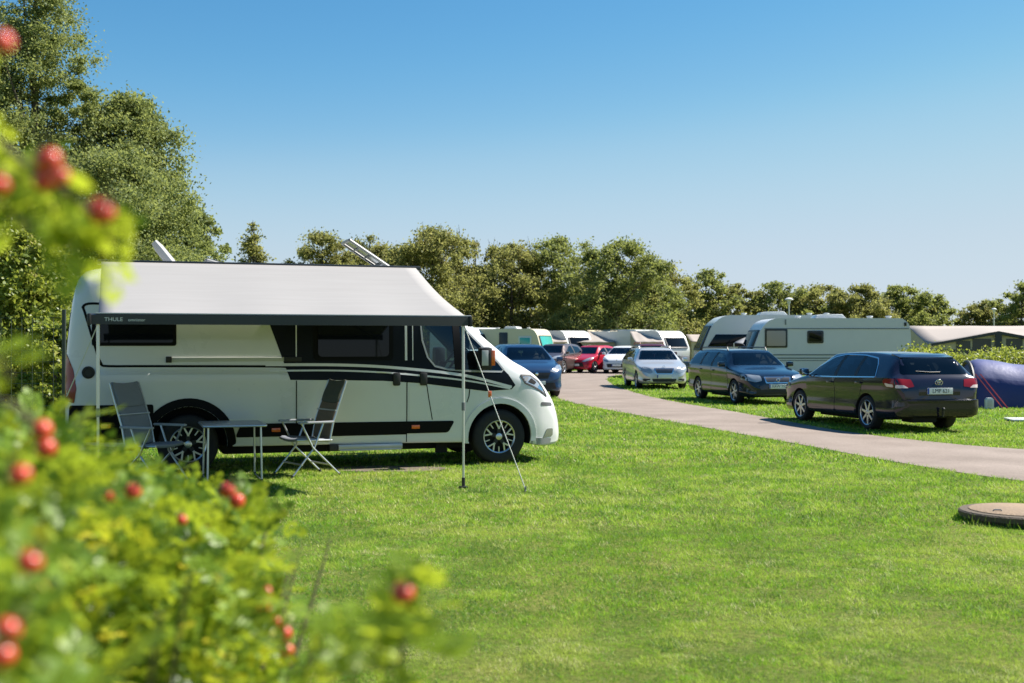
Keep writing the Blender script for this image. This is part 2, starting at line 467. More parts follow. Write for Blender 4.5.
        gb = bmesh.new(); box(gb, (mx-.066, hit.y+s*.125, mz+.02), (.006, .15, .1), .002); fin('mirror_glass', gb, CHROME, mo)
        patch('headlight', bvh, rounded([(s*y, z) for y, z in S['lamp']], .03), CLEARL, root, 'x', 1, .006, .05)
        patch('tail_light', bvh, rounded([(s*y, z) for y, z in S['tail']], .02), REDL, root, 'x', -1, .006, .05)
        if 'tailw' in S:
            patch('tail_light', bvh, rounded([(s*y, z) for y, z in S['tailw']], .02), mat('pale_lens', (.50, .36, .34), .15, 0, .5), root, 'x', -1, .011, .05)
        if 'tail_side' in S:
            for q, mm, of in S['tail_side']:
                patch('tail_light', bvh, rounded([(x0+a, z) for a, z in q], .02), mm, root, 'y', s, of, .05)
        if S.get('rails'):
            rb = bmesh.new(); xa, xb = x0+rear[-1][0]+.1, xs_scr_t-.1; y = s*W*rw*.93
            pts = [(xa, y, ztf(xa)+.0), (xa+.08, y, H+.055)] + [(xa+.08+(xb-xa-.16)*t/6, y, H+.06) for t in range(1, 6)] + [(xb-.08, y, H+.055), (xb, y, ztf(xb)+.0)]
            tube(rb, pts, .017, 8); fin('roof_rail', rb, S['rails'], root)
    for nm, q, mm, off in S.get('front', []):
        patch(nm, bvh, rounded(q, .03), mm, root, 'x', 1, off, .05)
    for nm, q, mm, off in S.get('back', []):
        patch(nm, bvh, rounded(q, .02), mm, root, 'x', -1, off, .05)
    # seats and wheel
    for nm, xx, ys in (('front_seat', xs_scr_b-1.35, (-.36, .36)), ('rear_seat', xs_scr_b-2.25, (-.42, 0, .42))):
        for y in ys:
            sb = bmesh.new(); rot = Matrix.Rotation(R(-14), 3, 'Y')
            box(sb, (xx, y, base-.02), (.12, .44 if nm[0] == 'f' else .40, .5), .05, rot); box(sb, (xx-.08, y, base+.24), (.09, .26, .17), .04, rot)
            fin(nm, sb, SEATM, root)
    sb = bmesh.new(); c0 = Vector((xs_scr_b-.62, .36, base-.0)); rt = Matrix.Rotation(R(-65), 3, 'Y')
    tube(sb, [c0+rt @ Vector((.18*math.cos(a), .18*math.sin(a), 0)) for a in np.linspace(0, 2*math.pi, 21)], .016, 6, False); tube(sb, [c0+rt @ Vector((0, -.17, 0)), c0+rt @ Vector((0, .17, 0))], .014, 6)
    fin('steering_wheel', sb, BLACK, root)
    # plates
    for end, s in (('plate_f', 1), ('plate_r', -1)):
        if end not in S: continue
        z, txt = S[end]
        xh = bvh.ray_cast(Vector((s*8, 0, z)), Vector((-s, 0, 0)))[0].x
        pb = bmesh.new(); box(pb, (xh+s*.014, 0, z), (.012, .52, .115), .004)
        po = fin('number_plate', pb, PLATEW, root)
        eb = bmesh.new(); box(eb, (xh+s*.021, (.24 if s < 0 else -.24), z), (.003, .036, .108), .0); fin('country_band', eb, mat('plate_blue', (.02, .06, .35), .4), po)
        if txt:
            M = Matrix.Translation((xh+s*.0212, -s*-.02, z)) @ Matrix.Rotation(s*math.pi/2, 4, 'Z') @ Matrix.Rotation(math.pi/2, 4, 'X')
            text_mesh('plate_number', txt, .105, BLACK, po, M, .0006, sx=.95)
    if 'emb' in S:
        e, z = S['emb']; s = 1 if e == 'f' else -1
        xh = bvh.ray_cast(Vector((s*8, 0, z)), Vector((-s, 0, 0)))[0].x
        eb = bmesh.new()
        if S.get('embk') == 'ovals':
            for (ry, rz, dz) in ((.075, .05, 0), (.05, .021, .024), (.021, .045, 0)):
                tube(eb, [(xh+s*.012, ry*math.cos(a), z+dz+rz*math.sin(a)) for a in np.linspace(0, 2*math.pi, 25)], .006, 6, False)
        elif S.get('embk') == 'star':
            tube(eb, [(xh+s*.012, .05*math.cos(a), z+.05*math.sin(a)) for a in np.linspace(0, 2*math.pi, 25)], .005, 6, False)
            for a in (90, 210, 330): tube(eb, [(xh+s*.012, 0, z), (xh+s*.012, .05*math.cos(R(a)), z+.05*math.sin(R(a)))], [.008, .003], 6)
        elif S.get('embk') == 'ring':
            tube(eb, [(xh+s*.02, .045*math.cos(a), z+.045*math.sin(a)) for a in np.linspace(0, 2*math.pi, 25)], .008, 6, False)
            tube(eb, [(xh+s*.015, -.2, z-.11), (xh+s*.015, .2, z+.11)], .008, 6)
        else:
            lathe(eb, [(.03, xh), (.045, xh+s*.012), (.01, xh+s*.02)], 16, 'x', (0, 0, z))
        fin('emblem', eb, CHROME, root)
    if S.get('spoiler'):
        a, z = S['spoiler']
        sb = bmesh.new(); prism(sb, [(x0+a, z), (x0+a+.3, z+.065), (x0+a+.3, z+.03), (x0+a+.02, z-.03)], -W*rw*.95, W*rw*.95, 'y', .008)
        fin('spoiler', sb, paint, root)
    if S.get('wiper'):
        z = S['wiper']; pts = []
        for y in (-.1, .1, .38):
            h = bvh.ray_cast(Vector((-8, y, z+.02*(y > .2))), Vector((1, 0, 0)))[0]; pts.append((h.x-.02, y, h.z))
        wbm = bmesh.new(); tube(wbm, pts, [.011, .009, .006], 6); fin('rear_wiper', wbm, BLACK, root)
    if S.get('ledge'):
        z = S['ledge']; lb = bmesh.new(); n_ = 15; A = []; B = []
        for y in np.linspace(-W*.86, W*.86, n_):
            h = bvh.ray_cast(Vector((-8, y, z)), Vector((1, 0, 0)))[0]; xh = h.x if h else x0+.05
            A.append(lb.verts.new((xh-.045, y, z-.012))); B.append(lb.verts.new((xh+.015, y, z+.022)))
        C_ = [lb.verts.new((v.co.x+.01, v.co.y, v.co.z-.05)) for v in A]
        for i in range(n_-1): lb.faces.new((A[i], A[i+1], B[i+1], B[i])); lb.faces.new((C_[i], C_[i+1], A[i+1], A[i]))
        fin('bumper_ledge', lb, paint, root, smooth=20)
    if S.get('hitch'):
        hb = bmesh.new(); xt = x0
        tube(hb, [(xt+.3, 0, .3), (xt-.02, 0, .29), (xt-.1, 0, .31), (xt-.12, 0, .42)], .02, 8)
        bmesh.ops.create_uvsphere(hb, u_segments=12, v_segments=8, radius=.03, matrix=Matrix.Translation((xt-.12, 0, .44)))
        fin('tow_bar', hb, BLACK, root)
    ub = bmesh.new(); box(ub, (0, 0, .2), (wb_-.7, W*1.3, .09), .02); box(ub, (x0+.35, .2, .24), (.4, .5, .12), .04)
    fin('underbody', ub, DARKIN, root)
    return root, bvh
# ------------------------------------------------------------------ camera, sun, sky
FPX, YH, CAMH = 1190.3, 344.0, 1.613
cam = bpy.data.cameras.new('camera'); cam.sensor_width = 36; cam.lens = FPX/1024*36
cam.clip_start = .05; cam.clip_end = 3000
cam.dof.use_dof = True; cam.dof.focus_distance = 16.5; cam.dof.aperture_fstop = 2.8
co = bpy.data.objects.new('camera', cam); col.objects.link(co)
co.location = (0, 0, CAMH); co.rotation_euler = (R(90)+math.atan((YH-341.5)/FPX), 0, 0)
scene.camera = co

def at(px, py, Y):                     # a point at depth Y seen at a pixel
    return Vector(((px-512)/FPX*Y, Y, CAMH-(py-YH)/FPX*Y))
def gx(px, Y): return (px-512)/FPX*Y

SUN = Vector((.86, .31, 1.)).normalized()
el = math.asin(SUN.z); az = math.atan2(SUN.x, SUN.y)
sl = bpy.data.lights.new('sun', 'SUN'); sl.energy = 5.0; sl.angle = R(.53); sl.color = (1, .95, .87)
so = bpy.data.objects.new('sun', sl); col.objects.link(so)
so.rotation_euler = SUN.to_track_quat('Z', 'Y').to_euler(); so.location = (0, 0, 30)
w = bpy.data.worlds.new('World'); scene.world = w; w.use_nodes = True
nt = w.node_tree; bg = nt.nodes['Background']
sk = nt.nodes.new('ShaderNodeTexSky'); sk.sky_type = 'NISHITA'; sk.sun_disc = False
sk.sun_elevation = el; sk.sun_rotation = az; sk.air_density = 1.0; sk.dust_density = .08; sk.ozone_density = 2.0; sk.altitude = 0
hs = nt.nodes.new('ShaderNodeHueSaturation'); hs.inputs['Saturation'].default_value = 1.16
nt.links.new(sk.outputs[0], hs.inputs['Color']); # the camera's tone response to the clear sky: paler towards the horizon without burning out
def vscale(k, src):
    n = nt.nodes.new('ShaderNodeVectorMath'); n.operation = 'SCALE'; n.inputs['Scale'].default_value = k; nt.links.new(src, n.inputs[0]); return n.outputs[0]
cv = nt.nodes.new('ShaderNodeRGBCurve'); mp = cv.mapping
for ch, P in ((0, [(0, 0), (.105, .060), (.145, .104), (.20, .185), (.28, .245), (.46, .292), (1, .34)]), (1, [(0, 0), (.206, .185), (.26, .235), (.3425, .303), (.5, .338), (1, .37)]), (2, [(0, 0), (.36, .336), (.42, .372), (.5, .392), (.65, .378), (1, .37)])):
    c = mp.curves[ch]
    c.points[0].location = P[0]; c.points[1].location = P[-1]
    for q in P[1:-1]: c.points.new(*q)
mp.update()
nt.links.new(vscale(.0705, hs.outputs[0]), cv.inputs['Color'])
nt.links.new(vscale(2/(.1*2**1.07), cv.outputs[0]), bg.inputs['Color']); bg.inputs['Strength'].default_value = .1
vs = scene.view_settings; vs.view_transform = 'Standard'; vs.look = 'None'; vs.exposure = 1.12; vs.gamma = 1
scene.cycles.max_bounces = 10; scene.cycles.transparent_max_bounces = 12
scene.cycles.use_denoising = True; scene.cycles.denoising_input_passes = 'RGB_ALBEDO_NORMAL'; scene.cycles.denoising_prefilter = 'ACCURATE'; scene.cycles.use_adaptive_sampling = False; scene.cycles.diffuse_bounces = 8; scene.cycles.sample_clamp_indirect = 4; scene.cycles.sample_clamp_direct = 12

# ------------------------------------------------------------------ the path, its outline on the ground
LOW = [(16, 7.6), (12, 9.3), (9, 11.3), (7.2, 12.9), (6.0, 14.0), (5.3, 16.0), (4.5, 19.6), (3.7, 23.0), (2.9, 26.6), (1.75, 32.0), (1.25, 37), (1.3, 42), (1.6, 47), (2.0, 56), (2.5, 66), (4.6, 73), (9, 77), (16, 79), (28, 80)]
UPP = [(16, 13.6), (12.5, 14.9), (10.4, 16.2), (9.0, 17.2), (7.8, 18.2), (7.0, 19.4), (6.2, 21.6), (5.75, 24.6), (5.3, 28.2), (4.65, 32.4), (4.2, 37), (4.02, 42), (4.0, 47), (4.5, 56), (6.0, 63), (8.2, 67.5), (12, 70), (17, 71.5), (28, 72)]
def smooth_line(P, n=8): return np.array([[v.x, v.y] for v in catmull([Vector(p) for p in P], n)])
LOWS, UPPS = smooth_line(LOW), smooth_line(UPP)
PATH_POLY = np.concatenate([LOWS, UPPS[::-1]])
def in_poly(P, poly):
    x, y = P[:, 0], P[:, 1]; c = np.zeros(len(P), bool); n = len(poly)
    for i in range(n):
        x1, y1 = poly[i]; x2, y2 = poly[i-1]
        h = ((y1 > y) != (y2 > y)) & (x < (x2-x1)*(y-y1)/(y2-y1+1e-12)+x1); c ^= h
    return c

# ------------------------------------------------------------------ ground materials
def lawn_mat():
    m = bpy.data.materials.new('lawn'); m.use_nodes = True; nt = m.node_tree; N = nt.nodes; Lk = nt.links
    b = N['Principled BSDF']; b.inputs['Roughness'].default_value = .9; b.inputs['Specular IOR Level'].default_value = .15
    tc = N.new('ShaderNodeTexCoord')
    def noise(s, d=4, r=.55):
        n = N.new('ShaderNodeTexNoise'); n.inputs['Scale'].default_value = s; n.inputs['Detail'].default_value = d; n.inputs['Roughness'].default_value = r
        Lk.new(tc.outputs['Object'], n.inputs['Vector']); return n
    big, mid, fine = noise(.33, 4), noise(2.1, 5, .65), noise(26, 6, .75)
    def ramp(src, a, c, p0=.35, p1=.65):
        r = N.new('ShaderNodeValToRGB'); e = r.color_ramp.elements
        e[0].position, e[1].position = p0, p1; e[0].color = (*a, 1); e[1].color = (*c, 1); Lk.new(src.outputs['Fac'], r.inputs['Fac']); return r
    r1 = ramp(big, (.10, .165, .018), (.22, .235, .05))
    r2 = ramp(mid, (.07, .13, .014), (.30, .29, .09), .3, .72)
    r3 = ramp(fine, (.25, .27, .2), (1.35, 1.3, 1.2), .3, .7)
    m1 = N.new('ShaderNodeMix'); m1.data_type = 'RGBA'; m1.inputs[0].default_value = .45
    Lk.new(r1.outputs[0], m1.inputs[6]); Lk.new(r2.outputs[0], m1.inputs[7])
    m2 = N.new('ShaderNodeMix'); m2.data_type = 'RGBA'; m2.blend_type = 'MULTIPLY'; m2.inputs[0].default_value = 1
    Lk.new(m1.outputs[2], m2.inputs[6]); Lk.new(r3.outputs[0], m2.inputs[7]); Lk.new(m2.outputs[2], b.inputs['Base Color'])
    bp = N.new('ShaderNodeBump'); bp.inputs['Strength'].default_value = .8; bp.inputs['Distance'].default_value = .04
    Lk.new(fine.outputs['Fac'], bp.inputs['Height']); Lk.new(bp.outputs['Normal'], b.inputs['Normal'])
    return m
def asphalt_mat():
    m = bpy.data.materials.new('asphalt'); m.use_nodes = True; nt = m.node_tree; N = nt.nodes; Lk = nt.links
    b = N['Principled BSDF']; b.inputs['Roughness'].default_value = .85; b.inputs['Specular IOR Level'].default_value = .3
    tc = N.new('ShaderNodeTexCoord')
    n1 = N.new('ShaderNodeTexNoise'); n1.inputs['Scale'].default_value = .8; n1.inputs['Detail'].default_value = 6
    n2 = N.new('ShaderNodeTexNoise'); n2.inputs['Scale'].default_value = 70; n2.inputs['Detail'].default_value = 4
    for n in (n1, n2): Lk.new(tc.outputs['Object'], n.inputs['Vector'])
    r = N.new('ShaderNodeValToRGB'); e = r.color_ramp.elements; e[0].position, e[1].position = .3, .7
    e[0].color = (.20, .158, .128, 1); e[1].color = (.285, .230, .192, 1); Lk.new(n1.outputs['Fac'], r.inputs['Fac'])
    r2 = N.new('ShaderNodeValToRGB'); e = r2.color_ramp.elements; e[0].position, e[1].position = .3, .7
    e[0].color = (.7, .7, .7, 1); e[1].color = (1.2, 1.2, 1.2, 1); Lk.new(n2.outputs['Fac'], r2.inputs['Fac'])
    mx = N.new('ShaderNodeMix'); mx.data_type = 'RGBA'; mx.blend_type = 'MULTIPLY'; mx.inputs[0].default_value = 1
    Lk.new(r.outputs[0], mx.inputs[6]); Lk.new(r2.outputs[0], mx.inputs[7]); Lk.new(mx.outputs[2], b.inputs['Base Color'])
    bp = N.new('ShaderNodeBump'); bp.inputs['Strength'].default_value = .5; bp.inputs['Distance'].default_value = .01
    Lk.new(n2.outputs['Fac'], bp.inputs['Height']); Lk.new(bp.outputs['Normal'], b.inputs['Normal'])
    return m
LAWN, ASPH = lawn_mat(), asphalt_mat()
bm = bmesh.new(); bmesh.ops.create_grid(bm, x_segments=8, y_segments=8, size=900, matrix=Matrix.Translation((0, 300, 0)))
tag(fin('lawn', bm, LAWN, smooth=0), 'green mown campsite lawn under the motorhome and cars', 'lawn', kind='structure')
bm = bmesh.new()
A = [bm.verts.new((x, y, .006)) for x, y in LOWS]; B = [bm.verts.new((x, y, .006)) for x, y in UPPS]
for i in range(len(A)-1): bm.faces.new((A[i], A[i+1], B[i+1], B[i]))
bmesh.ops.recalc_face_normals(bm, faces=bm.faces)
po = fin('path', bm, ASPH, smooth=0, recalc=False)
if po.data.polygons[0].normal.z < 0: po.data.flip_normals()
tag(po, 'pinkish grey asphalt road curving past the parked cars', 'road', kind='structure')
# bare dusty patch by the motorhome's step
bm = bmesh.new(); c0 = at(388, 466, 15.4)
n = 28; vsx = [bm.verts.new((c0.x+(.75+.15*random.random())*math.cos(2*math.pi*k/n), 15.35+(.33+.08*random.random())*math.sin(2*math.pi*k/n), .007)) for k in range(n)]
bm.faces.new(vsx)
tag(fin('bare_ground', bm, mat('bare_earth', (.13, .10, .075), .95, vary=.35, scale=9), smooth=0), 'worn bare earth patch below the motorhome step', 'ground', kind='structure')

# ------------------------------------------------------------------ grass blades
def spectral(seed, lo, hi, n=22):
    q = np.random.default_rng(seed); L = np.exp(q.uniform(np.log(lo), np.log(hi), n)); a = q.uniform(0, 6.283, n); p = q.uniform(0, 6.283, n)
    kx, ky = 6.283/L*np.cos(a), 6.283/L*np.sin(a); w_ = L**.35; w_ /= np.sqrt((w_**2).sum()/2)
    return lambda x, y: sum(w_[i]*np.cos(kx[i]*x+ky[i]*y+p[i]) for i in range(n))
def make_grass():
    f1, f2, f3 = spectral(3, .9, 5.), spectral(4, .16, .8, 30), spectral(5, .3, 2.)
    f4, f5, f6 = spectral(6, .05, .16, 40), spectral(7, .35, 1.6, 30), spectral(8, .12, .9, 30)
    bands = [(4.4, 7, 15000, .0145, .0034), (7, 10.5, 8600, .019, .0046), (10.5, 16, 3500, .026, .0078), (16, 24, 1100, .034, .015), (24, 40, 420, .038, .024), (40, 75, 120, .045, .05)]
    Vs, Ts = [], []
    for y0, y1, dens, h, wd in bands:
        xa, xb = -.5*y1-2.6, .5*y1+2.6
        n = int((xb-xa)*(y1-y0)*dens)
        x = rng.uniform(xa, xb, n); y = rng.uniform(y0, y1, n)
        k = (np.abs(x) < .455*y+.3) | ((np.abs(x) < .5*y+2.6) & (rng.random(n) < .55))
        x, y = x[k], y[k]
        k = ~in_poly(np.c_[x, y]+rng.normal(0, .055, (len(x), 2)), PATH_POLY)
        k &= ((x-c0.x)**2/.6+(y-15.35)**2/.12 > 1) | (rng.random(len(x)) < .15)
        x, y = x[k], y[k]; n = len(x)
        cl = f3(x, y); k = rng.random(n) < .80-.30*np.clip(cl, -1, .6)                # clumps and thin spots
        x, y, cl = x[k], y[k], cl[k]; n = len(x)
        h_ = h*(.55+.8*rng.random(n))*np.clip(1+.25*f2(x, y)+.30*f4(x, y), .25, 1.9)
        a = rng.uniform(0, 2*np.pi, n); lean = rng.uniform(.2, 1.6, n)*h_; b = rng.uniform(0, 2*np.pi, n)
        dx, dy = np.cos(a)*wd*.5, np.sin(a)*wd*.5
        P = np.empty((n, 3, 3)); P[:, 0] = np.c_[x-dx, y-dy, np.zeros(n)-.002]; P[:, 1] = np.c_[x+dx, y+dy, np.zeros(n)-.002]
        P[:, 2] = np.c_[x+np.cos(b)*lean, y+np.sin(b)*lean, h_]
        patch_t = .5+.5*np.sin(x*.9+2.1*np.sin(y*.5+.4))*np.sin(y*.75+1.7*np.sin(x*.6))
        dry = np.clip(1.25-np.hypot((x+1.2)/3.2, (y-13.4)/2.2), 0, 1)                 # yellower by the motorhome
        g1 = f1(x, y); f4v, f6v = f4(x, y), f6(x, y); t = np.clip(.45+.17*g1+.23*f2(x, y)+.10*f4v+.10*cl+.24*dry+rng.normal(0, .15, n), .10, .88)
        clover = (f5(x, y)+.5*f2(x, y) > 1.05) & (rng.random(n) < .8); t[clover] = rng.uniform(0, .14, clover.sum())
        t[rng.random(n) < np.clip(.02+.10*dry+.42*np.clip(f6v*.6+g1*.35-.55, 0, 1), 0, .7)] = 1.
        Vs.append(P.reshape(-1, 3)); Ts.append(t)
    V = np.concatenate(Vs); F = np.arange(len(V)).reshape(-1, 3)
    gm = leaf_mat('grass_blade', (.035, .105, .030), (.68, .60, .34), (.40, .64, .05), .42, .55, None, .25, [(.16, (.035, .13, .012)), (.34, (.075, .24, .008)), (.6, (.19, .37, .020)), (.88, (.42, .47, .085))])
    tag(fast_mesh('grass', V, F, gm, tone=np.concatenate(Ts)), 'short mown grass blades over the lawn, yellower by the motorhome', 'grass', kind='stuff')
make_grass()

# ------------------------------------------------------------------ the motorhome
YAW = .318; RH = 1.02
VP = Vector((-.154, 15.935, 0))                        # right side plane at the front axle
van = thing('motorhome', 'white panel van motorhome with black swoosh decals under a grey awning', 'motorhome', VP+RH*Vector((-math.sin(YAW), math.cos(YAW), 0)), YAW)
WHITE = mat('van_white', (.67, .67, .66), .28, 0, .6, vary=.04, scale=2.5)
NAVY = mat('decal_navy', (.005, .007, .013), .35, 0, .0, .12)
BLK = mat('decal_black', (.005, .005, .006), .5, 0, 0, .1)
def build_van():
    zt = [(-5.47, 1.15), (-5.455, 1.55), (-5.41, 2.0), (-5.36, 2.28), (-5.30, 2.42), (-5.20, 2.50), (-4.9, 2.54), (-3, 2.56), (-1.6, 2.555), (-1.3, 2.52), (-.9, 2.33), (-.47, 2.01), (-.1, 1.66), (.2, 1.40), (.40, 1.29), (.58, 1.17), (.74, .99), (.87, .81), (.95, .63), (.99, .46)]
    wt = [(-5.47, .70), (-5.35, .84), (-5.0, .885), (-1.6, .885), (-.9, .84), (-.3, .80), (.3, .80), (.6, .74), (.8, .66), (.99, .5)]
    wbk = [(-5.47, .80), (-5.45, .89), (-5.40, .955), (-5.28, 1.0), (-5.0, 1.018), (-3, 1.02), (-.6, 1.02), (.3, 1.0), (.55, .965), (.72, .90), (.86, .82), (.94, .72), (.99, .56)]
    zb = [(-5.47, 1.05), (-5.2, 1.28), (-1, 1.25), (0, 1.2), (.3, 1.12), (.6, .92), (.8, .68), (.99, .38)]
    zs = [(-5.47, .44), (-5.3, .40), (-4.5, .34), (-1, .31), (.3, .28), (.7, .22), (.9, .24), (.99, .29)]
    xs = np.unique(np.concatenate([np.linspace(-5.47, .99, 110), -5.47+np.array([.008, .02, .035, .055, .08, .11, .15, .2, .27]), .99-np.array([.01, .025, .045, .07, .1, .14, .19])]))
    T = {float(x): v for x, *v in zip(xs, keys(zt, xs), keys(wt, xs), keys(wbk, xs), keys(zs, xs), keys(zb, xs))}
    def ring(x):
        t, w_, b, s, be = T[float(x)]
        be = min(be, t-.05); w_ = min(w_, b-.02); g = t-be
        k = min(1, g/.8)
        P = [(0, t+.03), (w_*.5, t+.024), (w_*.85, t+.008), (w_, t-.02-.05*k), (w_+(b-w_)*.42, be+g*(1-.17*k) if g > .2 else be+g*.8), (w_+(b-w_)*.78, be+g*.5), (b-.012, be+.04*min(1, g*3)), (b, be-.05), (b+.002, be+(s-be)*.3), (b-.002, be+(s-be)*.6), (b-.02, be+(s-be)*.85), (b-.03, s+.03), (b-.09, s), (b*.5, s), (0, s)]
        C = catmull([Vector(p) for p in P], 3)
        return [(max(0, v.x) if 0 < i < len(C)-1 else 0., v.y) for i, v in enumerate(C)]
    AX = [(-4.035, .37, .47, .66), (0, .37, .445, .66)]
    dg = [(-1.10, 2.0), (-1.07, 1.66), (-1.0, 1.44), (-.90, 1.32), (-.72, 1.275), (-.4, 1.25), (.02, 1.24), (.05, 1.27), (-.02, 1.36), (-.42, 1.755), (-.60, 1.94), (-.66, 2.0)]
    cut = [((x+.55)*.965-.55, (z-1.6)*.94+1.6) for x, z in dg]
    body, bvh = loft_body(xs, ring, AX, [WHITE, DARKIN, CABIN], 'body', van, [(cut, -1.4, 1.4, 'y'), ([(-.70, 1.52), (.70, 1.52), (.66, 2.08), (-.66, 2.08)], -.8, 1.5, 'x')])
    def pt(name, poly, m, off=.004, par=van, r=.0, ax='y', s=-1, step=.12, sm=60):
        return patch(name, bvh, rounded(poly, r) if r else poly, m, par, ax, s, off, step, .005, sm)
    for ax_, rz_ in ((0, .37), (-4.035, .37)):
        for s in (-1, 1): make_wheel(van, (ax_, s*(RH-.16), .37), .37, .222, .24, 5, s, 'y')
    # decals on the side
    d = pt('side_decal', [(-3.14, 2.12), (-1.08, 2.12), (-1.055, 1.66), (-.985, 1.45), (-.885, 1.33), (-.71, 1.285), (-.4, 1.26), (.0, 1.25), (.03, 1.275), (-.03, 1.355), (-.43, 1.75), (-.62, 1.95), (-.66, 2.12), (-.63, 2.12), (-.60, 1.93), (-.40, 1.712), (-.13, 1.43), (.02, 1.30), (.12, 1.20), (.215, 1.06), (.16, 1.005), (-.21, .985), (-.6, 1.035), (-1.1, 1.10), (-1.6, 1.135), (-2.2, 1.15), (-2.79, 1.158)], NAVY, .004, step=.1)
    def curve(q, n=6): return [tuple(v) for v in catmull([Vector(p) for p in q], n)]
    pt('stripe', strip(curve([(-3.1, 1.352), (-2.2, 1.345), (-1.45, 1.305), (-.53, 1.20), (.16, 1.035)]), .036), WHITE, .008, d)
    pt('stripe', strip(curve([(-3.05, 1.275), (-2.2, 1.272), (-1.45, 1.232), (-.53, 1.135), (.14, 1.015)]), .022), WHITE, .008, d)
    for q in ([(-5.02, 2.10), (-5.20, 2.10), (-5.262, 2.06), (-5.24, 1.99), (-5.08, 1.43), (-5.05, 1.365), (-4.97, 1.345), (-4.5, 1.342), (-3.0, 1.33), (-2.86, 1.315)],):
        pt('pinstripe', strip(curve(q, 3), .028), BLK, .0045)
    # glass
    fr = pt('cabin_window', [(-2.5, 2.02), (-1.46, 2.02), (-1.46, 1.40), (-2.5, 1.40)], BLK, .012, r=.06)
    pt('window_pane', [(-2.44, 1.98), (-1.52, 1.98), (-1.52, 1.45), (-2.44, 1.45)], GLASS, .022, fr, r=.06)
    fr = pt('rear_cabin_window', [(-5.16, 1.92), (-4.18, 1.92), (-4.18, 1.59), (-5.16, 1.59)], BLK, .012, r=.03)
    pt('window_pane', [(-5.12, 1.88), (-4.22, 1.88), (-4.22, 1.63), (-5.12, 1.63)], GLASS, .022, fr, r=.03)
    fr = pt('door_window', strip(dg+[dg[0]], .022), mat('window_seal', (.35, .36, .37), .4), .009, step=.3)
    pt('door_window', dg, CLEARG, .009, s=1)
    cx, cz = -.6, 1.6
    q = [((x-cx)*.975+cx, (z-cz)*.962+cz) for x, z in dg]
    pt('window_pane', q, clear_glass('cab_glass', (.45, .56, .60)), .006, fr)
    for y in (-.5, .5):
        sb = bmesh.new(); rot = Matrix.Rotation(R(-10), 3, 'Y'); box(sb, (-1.0, y, 1.35), (.14, .5, .62), .06, rot); box(sb, (-1.06, y, 1.74), (.1, .3, .2), .05, rot); fin('cab_seat', sb, SEATM, van)
    sb = bmesh.new(); c0_ = Vector((-.28, .5, 1.36)); rt = Matrix.Rotation(R(-55), 3, 'Y'); tube(sb, [c0_+rt @ Vector((.2*math.cos(a), .2*math.sin(a), 0)) for a in np.linspace(0, 2*math.pi, 21)], .018, 6, False); tube(sb, [c0_+rt @ Vector((0, -.19, 0)), c0_+rt @ Vector((0, .19, 0))], .016, 6); fin('steering_wheel', sb, BLACK, van)
    pt('window_divider', [(-.66, 1.98), (-.56, 1.90), (-.53, 1.27), (-.63, 1.27)], BLK, .016, fr)
    pt('windscreen', [(-.76, 1.47), (.76, 1.47), (.72, 2.18), (-.72, 2.18)], CLEARG, .005, ax='x', s=1, r=.1)
    for s in (-1, 1): pt('rear_door_window', [(s*.08, 1.3), (s*.72, 1.3), (s*.72, 2.0), (s*.08, 2.0)], GLASS, .006, ax='x', s=-1, r=.08)
    # seams: sliding door, cab door
    def seam(path, par=van): return pt('door_seam', strip(path, .012), BLK, .0055, par, step=.15)
    sd = pt('sliding_door', rounded([(-2.70, .46), (-1.30, .46), (-1.30, 1.15), (-2.70, 1.15)], .05), WHITE, .0035)
    seam([(-2.715, .45), (-2.715, 1.15)], sd); seam([(-1.282, .335), (-1.282, 1.13)], sd); seam([(-2.71, .438), (-1.285, .438)], sd)
    cd = pt('cab_door', rounded([(-1.25, .46), (-.62, .46), (-.62, .62), (-.47, .80), (-.45, 1.0), (-1.25, 1.08)], .04), WHITE, .0035)
    seam([(-1.02, 1.10), (-.99, .9), (-.94, .62)], cd); seam([(-.47, .84), (-.44, .92), (-.43, 1.01)], cd)
    for x, w_ in ((-2.715, .014), (-1.29, .03), (-1.20, .012)): pt('decal_gap', strip([(x, 1.40), (x, 2.05)], w_), WHITE, .0075, d)
    # sliding door rail
    rl = bmesh.new(); box(rl, (-3.49, -1.012, 1.422), (1.56, .02, .05), .006)
    ro_ = fin('door_rail', rl, mat('rail_cream', (.5, .5, .46), .4), van)
    rl = bmesh.new(); box(rl, (-4.27, -1.016, 1.422), (.07, .04, .075), .008); fin('rail_end', rl, BLACK, ro_)
    rl = bmesh.new(); box(rl, (-2.76, -1.02, 1.422), (.22, .04, .06), .008); fin('rail_end', rl, BLACK, ro_)
    for x in (-1.42, -1.06):
        hb = bmesh.new(); box(hb, (x, -1.03, 1.155), (.10, .05, .17), .03); fin('door_handle', hb, BLACK, van)
    # lower cladding
    pt('side_cladding', rounded([(-3.47, .445), (-.72, .445), (-.635, .60), (-3.40, .615)], .04), BLK, .010)
    pt('side_cladding', rounded([(-5.43, .44), (-4.45, .40), (-4.45, .875), (-5.41, .875)], .03), BLK, .010)
    def flare(cx, r0, r1, a0, a1, m, name, off):
        A = [(cx+r1*math.cos(R(a)), .37+r1*math.sin(R(a))) for a in np.linspace(a0, a1, 26)]; B = [(cx+r0*math.cos(R(a)), .37+r0*math.sin(R(a))) for a in np.linspace(a1, a0, 26)]
        pt(name, A+B, m, off)
    flare(-4.035, .472, .575, -4, 186, BLK, 'wheel_arch_trim', .016)
    flare(0, .447, .52, -8, 196, WHITE, 'wheel_arch_trim', .018)
    for x, z in ((-2.97, .53), (-1.165, .53), (-5.0, .62)):
        rb = bmesh.new(); box(rb, (x, -1.024, z), (.11, .02, .05), .006); fin('side_marker', rb, ORANGE, van)
